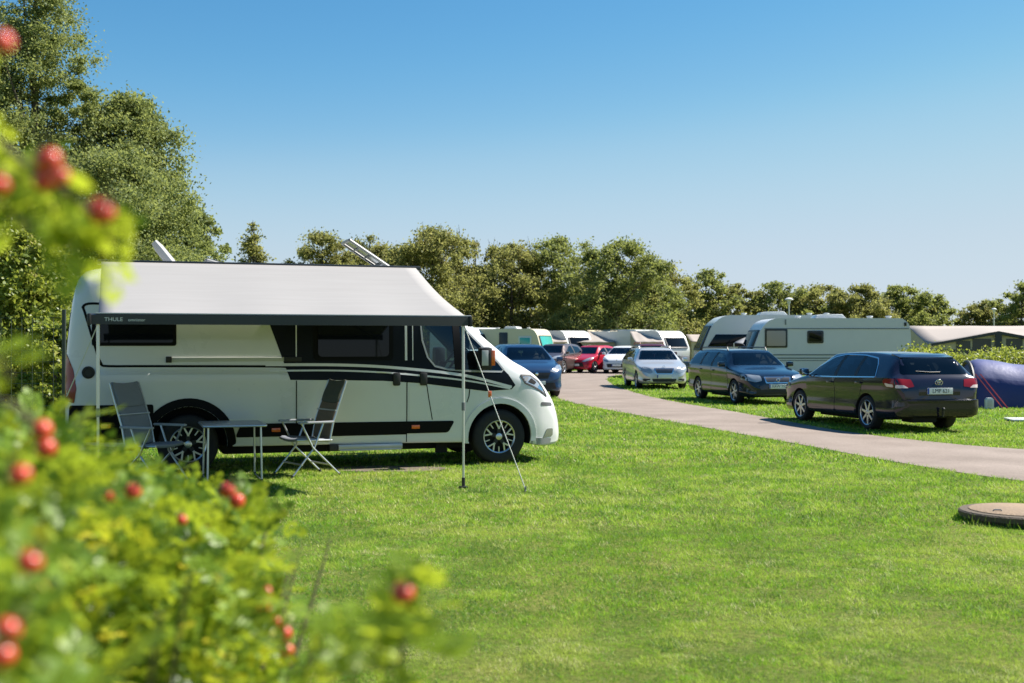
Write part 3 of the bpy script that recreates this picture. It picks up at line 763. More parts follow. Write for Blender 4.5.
    fb = bmesh.new(); lathe(fb, [(.075, 0), (.075, .016), (.055, .02), (.05, .01), (0, .01)], 24, 'y'); 
    for v in fb.verts: v.co = Vector((v.co.x-5.2, -1.012-v.co.y, v.co.z+1.27))
    fin('filler_cap', fb, BLACK, van)
    # lamps and nose
    pt('headlight', [(.30, 1.19), (.45, 1.185), (.58, 1.10), (.67, .96), (.70, .90), (.60, .97), (.48, 1.035), (.36, 1.085)], CLEARL, .006, step=.05)
    pt('headlight', [(.30, 1.19), (.45, 1.185), (.58, 1.10), (.67, .96), (.70, .90), (.60, .97), (.48, 1.035), (.36, 1.085)], CLEARL, .006, s=1, step=.05)
    hp = [(.30, 1.19), (.45, 1.185), (.58, 1.10), (.67, .96), (.70, .90), (.60, .97), (.48, 1.035), (.36, 1.085)]
    for s in (-1, 1):
        li = pt('lamp_insert', strip(hp+[hp[0]], .022), BLACK, .009, s=s, step=.05)
        pt('lamp_insert', [(.40, 1.10), (.50, 1.06), (.54, 1.09), (.46, 1.15)], BLK, .009, li, .015, s=s, step=.04)
        pt('lamp_reflector', [(.55, 1.01), (.62, .97), (.645, .99), (.58, 1.06)], CHROME, .009, li, .012, s=s, step=.04)
        pt('lamp_insert', [(.34, 1.12), (.38, 1.105), (.42, 1.16), (.36, 1.165)], GREYP, .009, li, .01, s=s, step=.04)
    pt('grille', [(-.5, .62), (.5, .62), (.56, .80), (-.56, .80)], BLK, .006, ax='x', s=1, r=.05)
    pt('lower_grille', [(-.55, .34), (.55, .34), (.55, .48), (-.55, .48)], BLK, .006, ax='x', s=1, r=.05)
    pt('bumper_slot', rounded([(.60, .775), (.80, .765), (.79, .81), (.60, .825)], .02), mat('slot_grey', (.09, .09, .095), .4), .004, step=.04)
    pt('bumper_insert', rounded([(.64, .33), (.80, .36), (.80, .46), (.70, .46)], .02), mat('insert_grey', (.38, .38, .39), .25, .6), .006, step=.04)
    pt('bumper_lip', rounded([(.455, .25), (.76, .255), (.78, .325), (.455, .345)], .015), mat('lip_grey', (.3, .3, .3), .5), .006, step=.05)
    for s in (-1, 1):
        pt('tail_light', rounded([(-5.465, .93), (-5.36, .90), (-5.335, 1.08), (-5.37, 1.3), (-5.45, 1.50)], .02), REDL, .008, s=s, step=.04)
        mb = bmesh.new(); box(mb, (-.27, s*1.20, 1.42), (.17, .2, .30), .05); box(mb, (-.27, s*1.06, 1.32), (.1, .16, .08), .02)
        mo = fin('mirror', mb, BLACK, van)
        lb = bmesh.new(); box(lb, (-.19, s*1.305, 1.43), (.05, .012, .2), .005); fin('mirror_lamp', lb, ORANGE, mo)
        lb = bmesh.new(); box(lb, (-.30, s*1.30, 1.43), (.09, .014, .2), .005); fin('mirror_trim', lb, mat('mirror_grey', (.45, .45, .46), .3), mo)
    # step, underbody
    sb = bmesh.new(); box(sb, (-1.76, -.93, .285), (.84, .2, .075), .012); box(sb, (-1.76, -.95, .25), (.8, .18, .02), .004)
    st = fin('entry_step', sb, mat('step_alu', (.38, .39, .42), .35, .7), van)
    sb = bmesh.new(); box(sb, (-2.24, -.93, .285), (.11, .2, .09), .02); fin('step_motor', sb, BLACK, st)
    ub = bmesh.new(); box(ub, (-2.0, 0, .28), (3.2, 1.4, .14), .03); box(ub, (-5.0, 0, .36), (.7, 1.5, .14), .03); box(ub, (-.75, -.75, .27), (.16, .06, .22), .01)
    fin('underbody', ub, DARKIN, van)
    # roof lights standing open
    def hatch(x, y, w_, l, ang, slats):
        hb = bmesh.new(); rot = Matrix.Rotation(ang, 3, 'Y')
        M = lambda p: Vector((x, y, 2.60)) + rot @ Vector(p)
        for s in (-1, 1):
            tube(hb, [M((0, s*w_/2, .0)), M((-l, s*w_/2, .0))], .022, 6)
        tube(hb, [M((0, -w_/2, 0)), M((0, w_/2, 0))], .022, 6); tube(hb, [M((-l, -w_/2, 0)), M((-l, w_/2, 0))], .022, 6)
        for k in range(slats): tube(hb, [M((-l*(k+1)/(slats+1), -w_/2, 0)), M((-l*(k+1)/(slats+1), w_/2, 0))], .012, 6)
        o = fin('roof_light', hb, mat('hatch_grey', (.26, .26, .255), .5), van)
        pb = bmesh.new(); pp = [M((-.02, -w_/2+.02, .012)), M((-l+.02, -w_/2+.02, .012)), M((-l+.02, w_/2-.02, .012)), M((-.02, w_/2-.02, .012))]
        up = rot @ Vector((0, 0, .02)); A = [pb.verts.new(p) for p in pp]; B = [pb.verts.new(p+up) for p in pp]
        pb.faces.new(A); pb.faces.new(B[::-1])
        for i in range(4): pb.faces.new((A[i], A[(i+1) % 4], B[(i+1) % 4], B[i]))
        fin('roof_light_lid', pb, mat('lid_acrylic', (.20, .20, .19), .2, 0, .3), o)
        bb = bmesh.new(); box(bb, (x-l/2, y, 2.585), (l+.08, w_+.08, .05), .015); fin('roof_light_frame', bb, GREYP, o)
    hatch(-1.34, -.25, .55, .72, R(33), 3)
    hatch(-3.35, .1, .42, .42, R(16), 1)
    sb = bmesh.new()
    tube(sb, [(-4.13, -.1, 2.56), (-4.22, -.1, 2.68), (-4.36, -.1, 2.86), (-4.42, -.1, 2.94)], [.06, .065, .06, .04], 10); box(sb, (-4.2, -.1, 2.57), (.3, .22, .06), .02)
    fin('roof_antenna', sb, mat('antenna_grey', (.30, .30, .30), .6), van)
    # rear bumper and plate
    rb = bmesh.new(); box(rb, (-5.5, 0, .52), (.12, 1.86, .2), .04); fin('rear_bumper', rb, BLACK, van)
build_van()

# ------------------------------------------------------------------ awning (its own frame: x along the van, y away from the camera)
awn = thing('awning', 'pale grey fabric awning rolled out from the motorhome roof on two poles', 'awning', VP, YAW)
def build_awning():
    U1 = -1.13; U0 = -5.05; P = 2.37; ZT, ZR = 2.57, 1.865
    bm = bmesh.new(); nu, nv = 24, 16; g = []
    for i in range(nu+1):
        row = []
        for j in range(nv+1):
            a, t = i/nu, j/nv
            sag = -.045*math.sin(math.pi*t)*(1+.15*math.sin(a*9)) - .010*math.sin(a*math.pi*7+2*t)*t - .006*math.sin(a*23+t*7)*t*(1-t)
            row.append(bm.verts.new((U0+.0*t+(U1-.06*(1-t)-U0)*a, -.10-(P-.12)*t, ZT+.032+(ZR+.03-ZT-.032)*t+sag)))
        g.append(row)
    fs = [bm.faces.new((g[i][j], g[i+1][j], g[i+1][j+1], g[i][j+1])) for i in range(nu) for j in range(nv)]
    bmesh.ops.recalc_face_normals(bm, faces=bm.faces)
    m = bpy.data.materials.new('awning_cloth'); m.use_nodes = True; nt = m.node_tree; N = nt.nodes; b = N['Principled BSDF']
    b.inputs['Roughness'].default_value = .75; b.inputs['Specular IOR Level'].default_value = .2
    tc = N.new('ShaderNodeTexCoord'); mp = N.new('ShaderNodeMapping'); mp.inputs['Scale'].default_value = (.5, 9, 9)
    no = N.new('ShaderNodeTexNoise'); no.inputs['Scale'].default_value = 2.2; no.inputs['Detail'].default_value = 5
    nt.links.new(tc.outputs['Object'], mp.inputs[0]); nt.links.new(mp.outputs[0], no.inputs['Vector'])
    r = N.new('ShaderNodeValToRGB'); e = r.color_ramp.elements; e[0].position, e[1].position = .3, .7
    e[0].color = (.325, .312, .302, 1); e[1].color = (.348, .335, .325, 1)
    nt.links.new(no.outputs['Fac'], r.inputs[0]); nt.links.new(r.outputs[0], b.inputs['Base Color'])
    tr = N.new('ShaderNodeBsdfTranslucent'); tr.inputs[0].default_value = (.5, .5, .48, 1)
    ms = N.new('ShaderNodeMixShader'); ms.inputs[0].default_value = .12; out = N['Material Output']
    nt.links.new(b.outputs[0], ms.inputs[1]); nt.links.new(tr.outputs[0], ms.inputs[2]); nt.links.new(ms.outputs[0], out.inputs[0])
    f = fin('awning_fabric', bm, m, awn, smooth=180, recalc=False)
    so = f.modifiers.new('thick', 'SOLIDIFY'); so.thickness = .004
    DG = mat('awning_grey', (.035, .037, .04), .4, .3, vary=.1)
    bm = bmesh.new(); box(bm, ((U0+U1)/2-.02, -.04, 2.598), (U1-U0+.06, .13, .055), .012); fin('cassette', bm, DG, awn)
    bm = bmesh.new(); prism(bm, [(-P-.03, ZR-.05), (-P-.03, ZR+.045), (-P+.02, ZR+.06), (-P+.05, ZR+.03), (-P+.05, ZR-.05)], U0-.07, U1+.0, 'x', .006)
    fr = fin('front_rail', bm, DG, awn)
    bm = bmesh.new(); box(bm, ((U0+U1)/2, -P-.012, ZR+.062), (U1-U0+.05, .03, .012), .003); fin('rail_trim', bm, mat('rail_light', (.42, .42, .44), .4), fr)
    for x in (U0-.085, U1+.015):
        bm = bmesh.new(); box(bm, (x, -P, ZR), (.04, .1, .12), .015); fin('rail_end', bm, BLACK, fr)
    M = Matrix.Translation((U0+.06, -P-.033, ZR-.002)) @ Matrix.Rotation(math.pi/2, 4, 'X')
    tm = mat('lettering_white', (.7, .7, .66), .5)
    text_mesh('lettering', 'THULE', .054, tm, fr, M, .001, 'LEFT', 1.1)
    M = Matrix.Translation((U0+.29, -P-.033, ZR-.006)) @ Matrix.Rotation(math.pi/2, 4, 'X')
    text_mesh('lettering', 'omnistor', .043, tm, fr, M, .001, 'LEFT', 1.05)
    PA = mat('pole_alu', (.62, .62, .6), .35, .7)
    for x in (U0-.0, U1-.06):
        bm = bmesh.new(); tube(bm, [(x, -P+.01, ZR-.04), (x, -P+.0, .9)], .017, 10); tube(bm, [(x, -P, .95), (x, -P, .03)], .0135, 10)
        po = fin('support_pole', bm, PA, awn)
        bm = bmesh.new(); box(bm, (x, -P, .015), (.09, .07, .02), .006); tube(bm, [(x, -P, .03), (x, -P, .12)], .02, 8); fin('pole_foot', bm, BLACK, po)
        bm = bmesh.new(); tube(bm, [(x, -P, .87), (x, -P, .96)], .021, 10); fin('pole_clamp', bm, GREYP, po)
    # tension arms under the cloth
    for x in (U0+.12, U1-.12):
        bm = bmesh.new(); s = 1 if x < -3 else -1
        tube(bm, [(x, -.06, 2.40), (x+s*.55, -1.15, 2.03), (x, -P+.05, ZR-.02)], .022, 8); fin('folding_arm', bm, DG, awn)
    RO = mat('storm_strap', (.55, .55, .5), .7)
    a = (U1-.05, -P+.0, ZR-.05); e_ = Matrix.Rotation(-YAW, 3, 'Z') @ (Vector((gx(526, 13.0), 13.0, .01))-VP)
    bm = bmesh.new(); tube(bm, [a, e_], .0055, 6); st = fin('guy_strap', bm, RO, awn)
    bm = bmesh.new(); m_ = Vector(a).lerp(e_, .42); box(bm, m_, (.04, .02, .07), .008); fin('strap_buckle', bm, ORANGE, st)
    bm = bmesh.new(); tube(bm, [e_+Vector((0, 0, .05)), e_-Vector((.03, 0, .1))], .008, 6); fin('ground_peg', bm, GREYP, st)
    a = (U0, -P+.0, ZR-.05); w0 = Vector((gx(24, 12.6), 12.6, .01)); e_ = Matrix.Rotation(-YAW, 3, 'Z') @ (w0-VP)
    bm = bmesh.new(); tube(bm, [a, e_], .0055, 6); st = fin('guy_strap', bm, RO, awn)
    bm = bmesh.new(); m_ = Vector(a).lerp(e_, .42); box(bm, m_, (.04, .02, .07), .008); fin('strap_buckle', bm, REDL, st)
build_awning()

# ------------------------------------------------------------------ camping furniture
PAD = mat('chair_pad', (.19, .205, .235), .85, vary=.12, scale=20, bump=.15, bscale=120)
PADB = mat('chair_mesh', (.17, .125, .08), .9, vary=.2, scale=60, bump=.3, bscale=400)
HEAD = mat('chair_head', (.075, .08, .06), .85, bump=.2, bscale=200)
CGREY = mat('chair_grey', (.30, .31, .33), .45, vary=.06)
def camp_chair(label, loc, rz, back_m, head_m, seat_m):
    t = thing('camping_chair', label, 'camping chair', loc, rz, 'folding chairs beside the camping table')
    def sheet(name, pts, half, m, th=.022):
        bm = bmesh.new(); n = len(pts); A = []
        for x, z in pts: A.append([bm.verts.new((x, y, z-.018*(1-abs(y)/half)**.5 if abs(y) < half else z)) for y in np.linspace(-half, half, 7)])
        for i in range(n-1):
            for j in range(6): bm.faces.new((A[i][j], A[i+1][j], A[i+1][j+1], A[i][j+1]))
        o = fin(name, bm, m, t, smooth=180); s = o.modifiers.new('t', 'SOLIDIFY'); s.thickness = th; s.offset = 0
        b = o.modifiers.new('b', 'BEVEL'); b.width = .006; b.segments = 2; return o
    hw = .235
    # +x is where the chair faces
    sheet('seat', [(.25, .455), (.22, .47), (.0, .455), (-.2, .44)], hw, seat_m, .035)
    bx = lambda h: -.20-.20*h+.02*math.sin(h*5)
    bk = sheet('backrest', [(bx(k/9*.62), .46+k/9*.44) for k in range(10)], hw-.01, back_m)
    sheet('headrest', [(bx(.62+k/5*.38)+.012*math.sin(k), .90+k/5*.27) for k in range(6)], hw-.02, head_m, .045)
    for s in (-1, 1):
        bm = bmesh.new(); y = s*(hw+.012)
        tube(bm, [(-.19, y, .44), (bx(.3), y, .67), (bx(.62), y, .90), (bx(1.), y*.97, 1.16)], .012, 8); fin('back_frame', bm, ALU, t)
        bm = bmesh.new(); tube(bm, [(-.22, y, .44), (.25, y, .455)], .012, 8); fin('seat_frame', bm, ALU, t)
        bm = bmesh.new(); y = s*(hw+.05)
        box(bm, (.01, y, .665), (.46, .052, .028), .012); fin('armrest', bm, CGREY, t)
        # crossing legs
        bm = bmesh.new(); tube(bm, [(.20, y-s*.01, .655), (.05, y-s*.01, .36), (-.31, y-s*.01, .02)], .0125, 8)
        l = fin('leg', bm, ALU, t); bm = bmesh.new(); tube(bm, [(-.30, y-s*.01, .035), (-.325, y-s*.01, .0)], .017, 8); fin('leg_tip', bm, BLACK, l)
        bm = bmesh.new(); tube(bm, [(-.10, y-s*.03, .655), (.02, y-s*.03, .36), (.31, y-s*.03, .02)], .0125, 8)
        l = fin('leg', bm, ALU, t); bm = bmesh.new(); tube(bm, [(.305, y-s*.03, .035), (.325, y-s*.03, .0)], .017, 8); fin('leg_tip', bm, BLACK, l)
    for x, z in ((.19, .16), (-.19, .14)):
        bm = bmesh.new(); tube(bm, [(x, -hw-.04, z), (x, hw+.04, z)], .011, 8); fin('stretcher', bm, ALU, t)
    bm = bmesh.new(); tube(bm, [(-.27, -hw-.02, .80), (-.27, hw+.02, .80)], .01, 8); fin('back_bar', bm, ALU, t)
    return t
a1 = math.atan2(-.70, -.71)
camp_chair('folding camping chair with brown mesh back, nearer the motorhome door', (-2.52, 14.62, 0), math.atan2(-.58, -.82), PADB, HEAD, PAD)
camp_chair('folding camping chair in plain grey fabric beside the rear wheel', (gx(153, 13.75), 13.75, 0), math.atan2(-.40, .92), PAD, PAD, PAD)
def table():
    t = thing('camping_table', 'small grey folding table between the two camping chairs', 'table', (gx(232, 14.25), 14.25, 0), YAW)
    TP = mat('table_top', (.36, .36, .37), .4, 0, .2, vary=.08, scale=4)
    bm = bmesh.new(); box(bm, (0, 0, .66), (.70, .84, .022), .006); tp = fin('tabletop', bm, TP, t)
    bm = bmesh.new(); r = rounded([(-.36, -.43), (.36, -.43), (.36, .43), (-.36, .43)], .05)
    tube(bm, [(x, y, .657) for x, y in r]+[(r[0][0], r[0][1], .657)], .014, 8); fin('table_rim', bm, ALU, tp)
    for sx in (-1, 1):
        for sy in (-1, 1):
            bm = bmesh.new(); tube(bm, [(sx*.30, sy*.36, .65), (sx*.305, sy*.38, .3), (sx*.31, sy*.39, .0)], .0125, 8); l = fin('leg', bm, ALU, t)
            bm = bmesh.new(); tube(bm, [(sx*.31, sy*.39, .03), (sx*.31, sy*.39, .0)], .017, 8); fin('leg_tip', bm, BLACK, l)
        bm = bmesh.new(); tube(bm, [(sx*.31, -.385, .012), (sx*.31, .385, .012)], .010, 8); fin('stretcher', bm, ALU, t)
table()

# ------------------------------------------------------------------ cars
def carp(n, c, metal=.35, rough=.3): return mat(n, c, rough, metal, .6, .35)
DK = carp('paint_dark_violet', (.013, .013, .028), .15, .14); VO = carp('paint_dark_blue', (.008, .015, .029), .15, .14); SI = carp('paint_silver', (.58, .58, .58), .5, .28)
RE = carp('paint_red', (.42, .012, .03), .15); BR = carp('paint_bronze', (.11, .080, .070), .5); WH = carp('paint_white', (.7, .7, .7), 0, .3); BL = carp('paint_blue', (.018, .052, .12), .35)
MA = carp('paint_maroon', (.10, .015, .022), .2)
EST = dict(L=4.78, W=1.76, H=1.45, wb=2.70, ro=1.06, hood=(.30, .80), scr=(1.18, 2.05), base=.99, belt=(1.0, .93),
    rear=[(0, .80), (.05, .93), (.12, 1.02), (.42, 1.35), (.62, 1.405)], rw=.66, nose=.64, wr=.325, rim=.235, spokes=7, style='single',
    rwin=(1.06, 1.35), paint=DK, trim=CHROME,
    dlo=[(.72, 1.00), (.84, 1.22), (1.0, 1.345), (1.5, 1.395), (2.25, 1.405), (2.65, 1.35), (3.05, 1.17), (3.40, .955), (2.3, .965)],
    panes=[[(.76, 1.015), (.88, 1.22), (1.03, 1.33), (1.44, 1.375), (1.42, 1.01)], [(1.49, 1.005), (1.50, 1.38), (2.2, 1.385), (2.2, .985)], [(2.27, .985), (2.27, 1.385), (2.64, 1.335), (3.02, 1.16), (3.34, .97)]],
    doors=[(1.15, 2.235), (2.255, 3.45)],
    lamp=[(.44, .62), (.60, .58), (.86, .68), (.86, .80), (.62, .76)],
    tail=[(.50, .84), (.54, .97), (.80, .985), (.83, .98), (.83, .84), (.74, .81)], tailw=[(.62, .815), (.83, .815), (.83, .875), (.70, .865)],
    tail_side=[([(.13, .82), (.13, .985), (.40, .975), (.46, .93), (.34, .83)], REDL, .006), ([(.14, .83), (.14, .88), (.38, .90), (.33, .84)], mat('pale_lens', (.7, .55, .52), .15, 0, 1), .011)],
    front=[('grille', [(-.36, .58), (.36, .58), (.40, .70), (-.40, .70)], BLACK, .005), ('air_intake', [(-.52, .27), (.52, .27), (.48, .42), (-.48, .42)], BLACK, .005)],
    back=[('rear_bumper', [(-.80, .33), (.80, .33), (.84, .45), (.80, .60), (-.80, .60), (-.84, .45)], DK, .035), ('plate_recess', [(-.42, .68), (.42, .68), (.42, .84), (-.42, .84)], DK, .002)],
    plate_r=(.76, 'LMP 621'), plate_f=(.48, ''), emb=('b', .915), embk='ovals', spoiler=(.40, 1.37), wiper=1.10, hitch=True, ledge=.60)
W0 = Vector((6.64, 22.4, 0)); W1 = Vector((6.03, 25.0, 0)); fw = (W1-W0).normalized()
side = Vector((fw.y, -fw.x, 0))                       # to the car's right
c = (W0+W1)/2+side*.88
make_car('estate_car', 'dark violet estate car seen from behind with tow bar, parked at the road edge', 'car', 'cars parked along the campsite road', c, fw, EST)
VOL = dict(EST); VOL.update(L=4.71, W=1.80, H=1.46, wb=2.76, ro=1.02, hood=(.34, .83), scr=(1.22, 2.0), base=1.01, belt=(1.02, .94), rear=[(0, .82), (.04, .98), (.1, 1.06), (.24, 1.34), (.40, 1.42)], rw=.68, nose=.66, paint=VO, trim=None, spokes=6,
    panes=[[(.34, 1.04), (.46, 1.33), (1.22, 1.37), (1.22, 1.03)], [(1.30, 1.03), (1.30, 1.375), (2.10, 1.375), (2.10, 1.0)], [(2.18, 1.0), (2.18, 1.375), (2.62, 1.33), (2.98, 1.16), (3.30, .99)]],
    doors=[(1.15, 2.13), (2.15, 3.35)], rails=mat('rail_dark', (.03, .03, .035), .4), handle=None,
    lamp=[(.44, .64), (.60, .60), (.86, .66), (.86, .81), (.60, .79), (.46, .77)], tail=[(.64, .85), (.66, 1.25), (.78, 1.2), (.82, .85)],
    front=[('grille', [(-.34, .575), (.34, .575), (.38, .745), (-.38, .745)], CHROME, .005), ('grille_mesh', [(-.31, .60), (.31, .60), (.35, .725), (-.35, .725)], mat('grille_dark', (.03, .035, .05), .4), .010), ('air_intake', [(-.62, .25), (.62, .25), (.58, .40), (-.58, .40)], BLACK, .005)],
    back=[], plate_f=(.49, 'XAW 752'), plate_r=(.8, ''), emb=('f', .66), embk='ring', spoiler=None, hitch=False, ledge=None, wiper=None)
VOL.pop('tailw'); VOL.pop('tail_side'); VOL.pop('handle')
W0 = Vector((5.97, 32.2, 0)); W1 = Vector((5.43, 34.9, 0)); fw = (W0-W1).normalized(); side = Vector((fw.y, -fw.x, 0))
make_car('estate_car', 'dark blue estate car facing the camera with chrome framed grille and roof rails', 'car', 'cars parked along the campsite road', (W0+W1)/2-side*.90, fw, VOL)
MER = dict(VOL); MER.update(L=4.87, W=1.82, H=1.47, wb=2.85, ro=1.15, hood=(.30, .82), paint=SI, rear=[(0, .80), (.05, .95), (.12, 1.03), (.40, 1.34), (.58, 1.42)], rails=mat('rail_silver', (.5, .5, .5), .3, .8), nose=.68, spokes=5,
    lamp=[(.40, .60), (.52, .56), (.84, .66), (.86, .78), (.66, .80), (.48, .74)],
    front=[('grille', [(-.30, .55), (.30, .55), (.36, .755), (-.36, .755)], CHROME, .005), ('grille_mesh', [(-.27, .57), (.27, .57), (.33, .74), (-.33, .74)], mat('grille_blue', (.06, .075, .12), .4), .010), ('air_intake', [(-.40, .27), (.40, .27), (.44, .38), (-.44, .38)], BLACK, .005), ('fog_intake', [(.5, .28), (.74, .30), (.74, .38), (.5, .38)], BLACK, .005), ('fog_intake', [(-.5, .28), (-.74, .30), (-.74, .38), (-.5, .38)], BLACK, .005)],
    plate_f=(.46, ''), plate_r=(.8, ''), emb=('f', .79), embk='star')
make_car('estate_car', 'silver estate car facing the camera on the grass strip', 'car', 'cars parked along the campsite road', (4.44+.87, 44.5, 0), (.04, -1), MER)
HAT = dict(L=4.28, W=1.80, H=1.50, wb=2.61, ro=.78, hood=(.32, .84), scr=(.98, 1.85), base=1.03, belt=(1.06, .97), rear=[(0, .78), (.05, .95), (.14, 1.05), (.40, 1.38), (.55, 1.45)], rw=.66, nose=.66, wr=.32, rim=.215, spokes=5, rwin=(1.08, 1.36), paint=WH,
    panes=[[(.75, 1.08), (.9, 1.36), (1.8, 1.41), (1.8, 1.05)], [(1.88, 1.04), (1.88, 1.41), (2.2, 1.38), (2.65, 1.2), (3.0, 1.02)]], doors=[(.95, 1.82), (1.84, 3.05)],
    lamp=[(.40, .66), (.55, .62), (.86, .74), (.87, .90), (.70, .86)], tail=[(.55, .85), (.55, 1.0), (.82, 1.0), (.82, .85)],
    front=[('grille', [(-.50, .34), (.50, .34), (.56, .54), (-.56, .54)], BLACK, .005)], plate_f=(.46, ''), plate_r=(.75, ''), emb=('f', .72))
make_car('hatchback', 'white hatchback with a wide dark grille behind the silver estate car', 'car', 'cars parked along the campsite road', (gx(626, 66), 66.6, 0), (-.30, -.95), HAT)
H2 = dict(HAT); H2.update(paint=RE, H=1.53, L=4.1, front=[('grille', [(-.55, .36), (.55, .36), (.45, .60), (-.45, .60)], BLACK, .005)])
make_car('hatchback', 'bright red hatchback between the bronze car and the white hatchback', 'car', 'cars parked along the campsite road', (gx(592, 67.5), 67.5, 0), (-.52, -.85), H2)
H3 = dict(HAT); H3.update(paint=BR, H=1.62, L=4.45, W=1.84, base=1.10, hood=(.3, .95), nose=.78, belt=(1.12, 1.03), rear=[(0, .85), (.05, 1.05), (.14, 1.12), (.40, 1.45), (.55, 1.55)], rwin=(1.15, 1.46), wr=.35, rim=.235,
    panes=[[(.75, 1.14), (.9, 1.45), (1.8, 1.52), (1.8, 1.12)], [(1.88, 1.12), (1.88, 1.52), (2.25, 1.48), (2.75, 1.27), (3.1, 1.09)]], lamp=[(.40, .80), (.55, .76), (.86, .86), (.87, 1.0), (.70, .97)])
make_car('crossover_car', 'bronze brown crossover car left of the red hatchback', 'car', 'cars parked along the campsite road', (gx(558, 66), 66., 0), (-.42, -.91), H3)
H4 = dict(H3); H4.update(paint=BL, H=1.60, L=4.37, W=1.80, front=[('grille', [(-.34, .58), (.34, .58), (.42, .76), (-.42, .76)], BLACK, .005), ('air_intake', [(-.6, .27), (.6, .27), (.55, .46), (-.55, .46)], BLACK, .005)])
make_car('crossover_car', 'blue crossover car half hidden behind the motorhome nose', 'car', 'cars parked along the campsite road', (gx(521, 37.5), 37.6, 0), (.20, -.98), H4)
H5 = dict(VOL); H5.update(paint=MA, H=1.62, rails=mat('rail_red', (.3, .03, .04), .4), base=1.12, hood=(.3, .95), nose=.8, belt=(1.12, 1.05), rear=[(0, .85), (.05, 1.05), (.14, 1.12), (.40, 1.45), (.55, 1.56)],
    panes=[[(.6, 1.16), (.7, 1.45), (1.22, 1.52), (1.22, 1.15)], [(1.30, 1.15), (1.30, 1.52), (2.10, 1.53), (2.10, 1.12)], [(2.18, 1.12), (2.18, 1.53), (2.62, 1.48), (2.98, 1.3), (3.30, 1.12)]], plate_f=(.5, ''), emb=('f', .75))
H5.pop('embk')
make_car('estate_car', 'maroon estate car with roof rails mostly hidden behind the silver estate car', 'car', 'cars parked along the campsite road', (gx(655, 56), 57.5, 0), (.05, -1), H5)
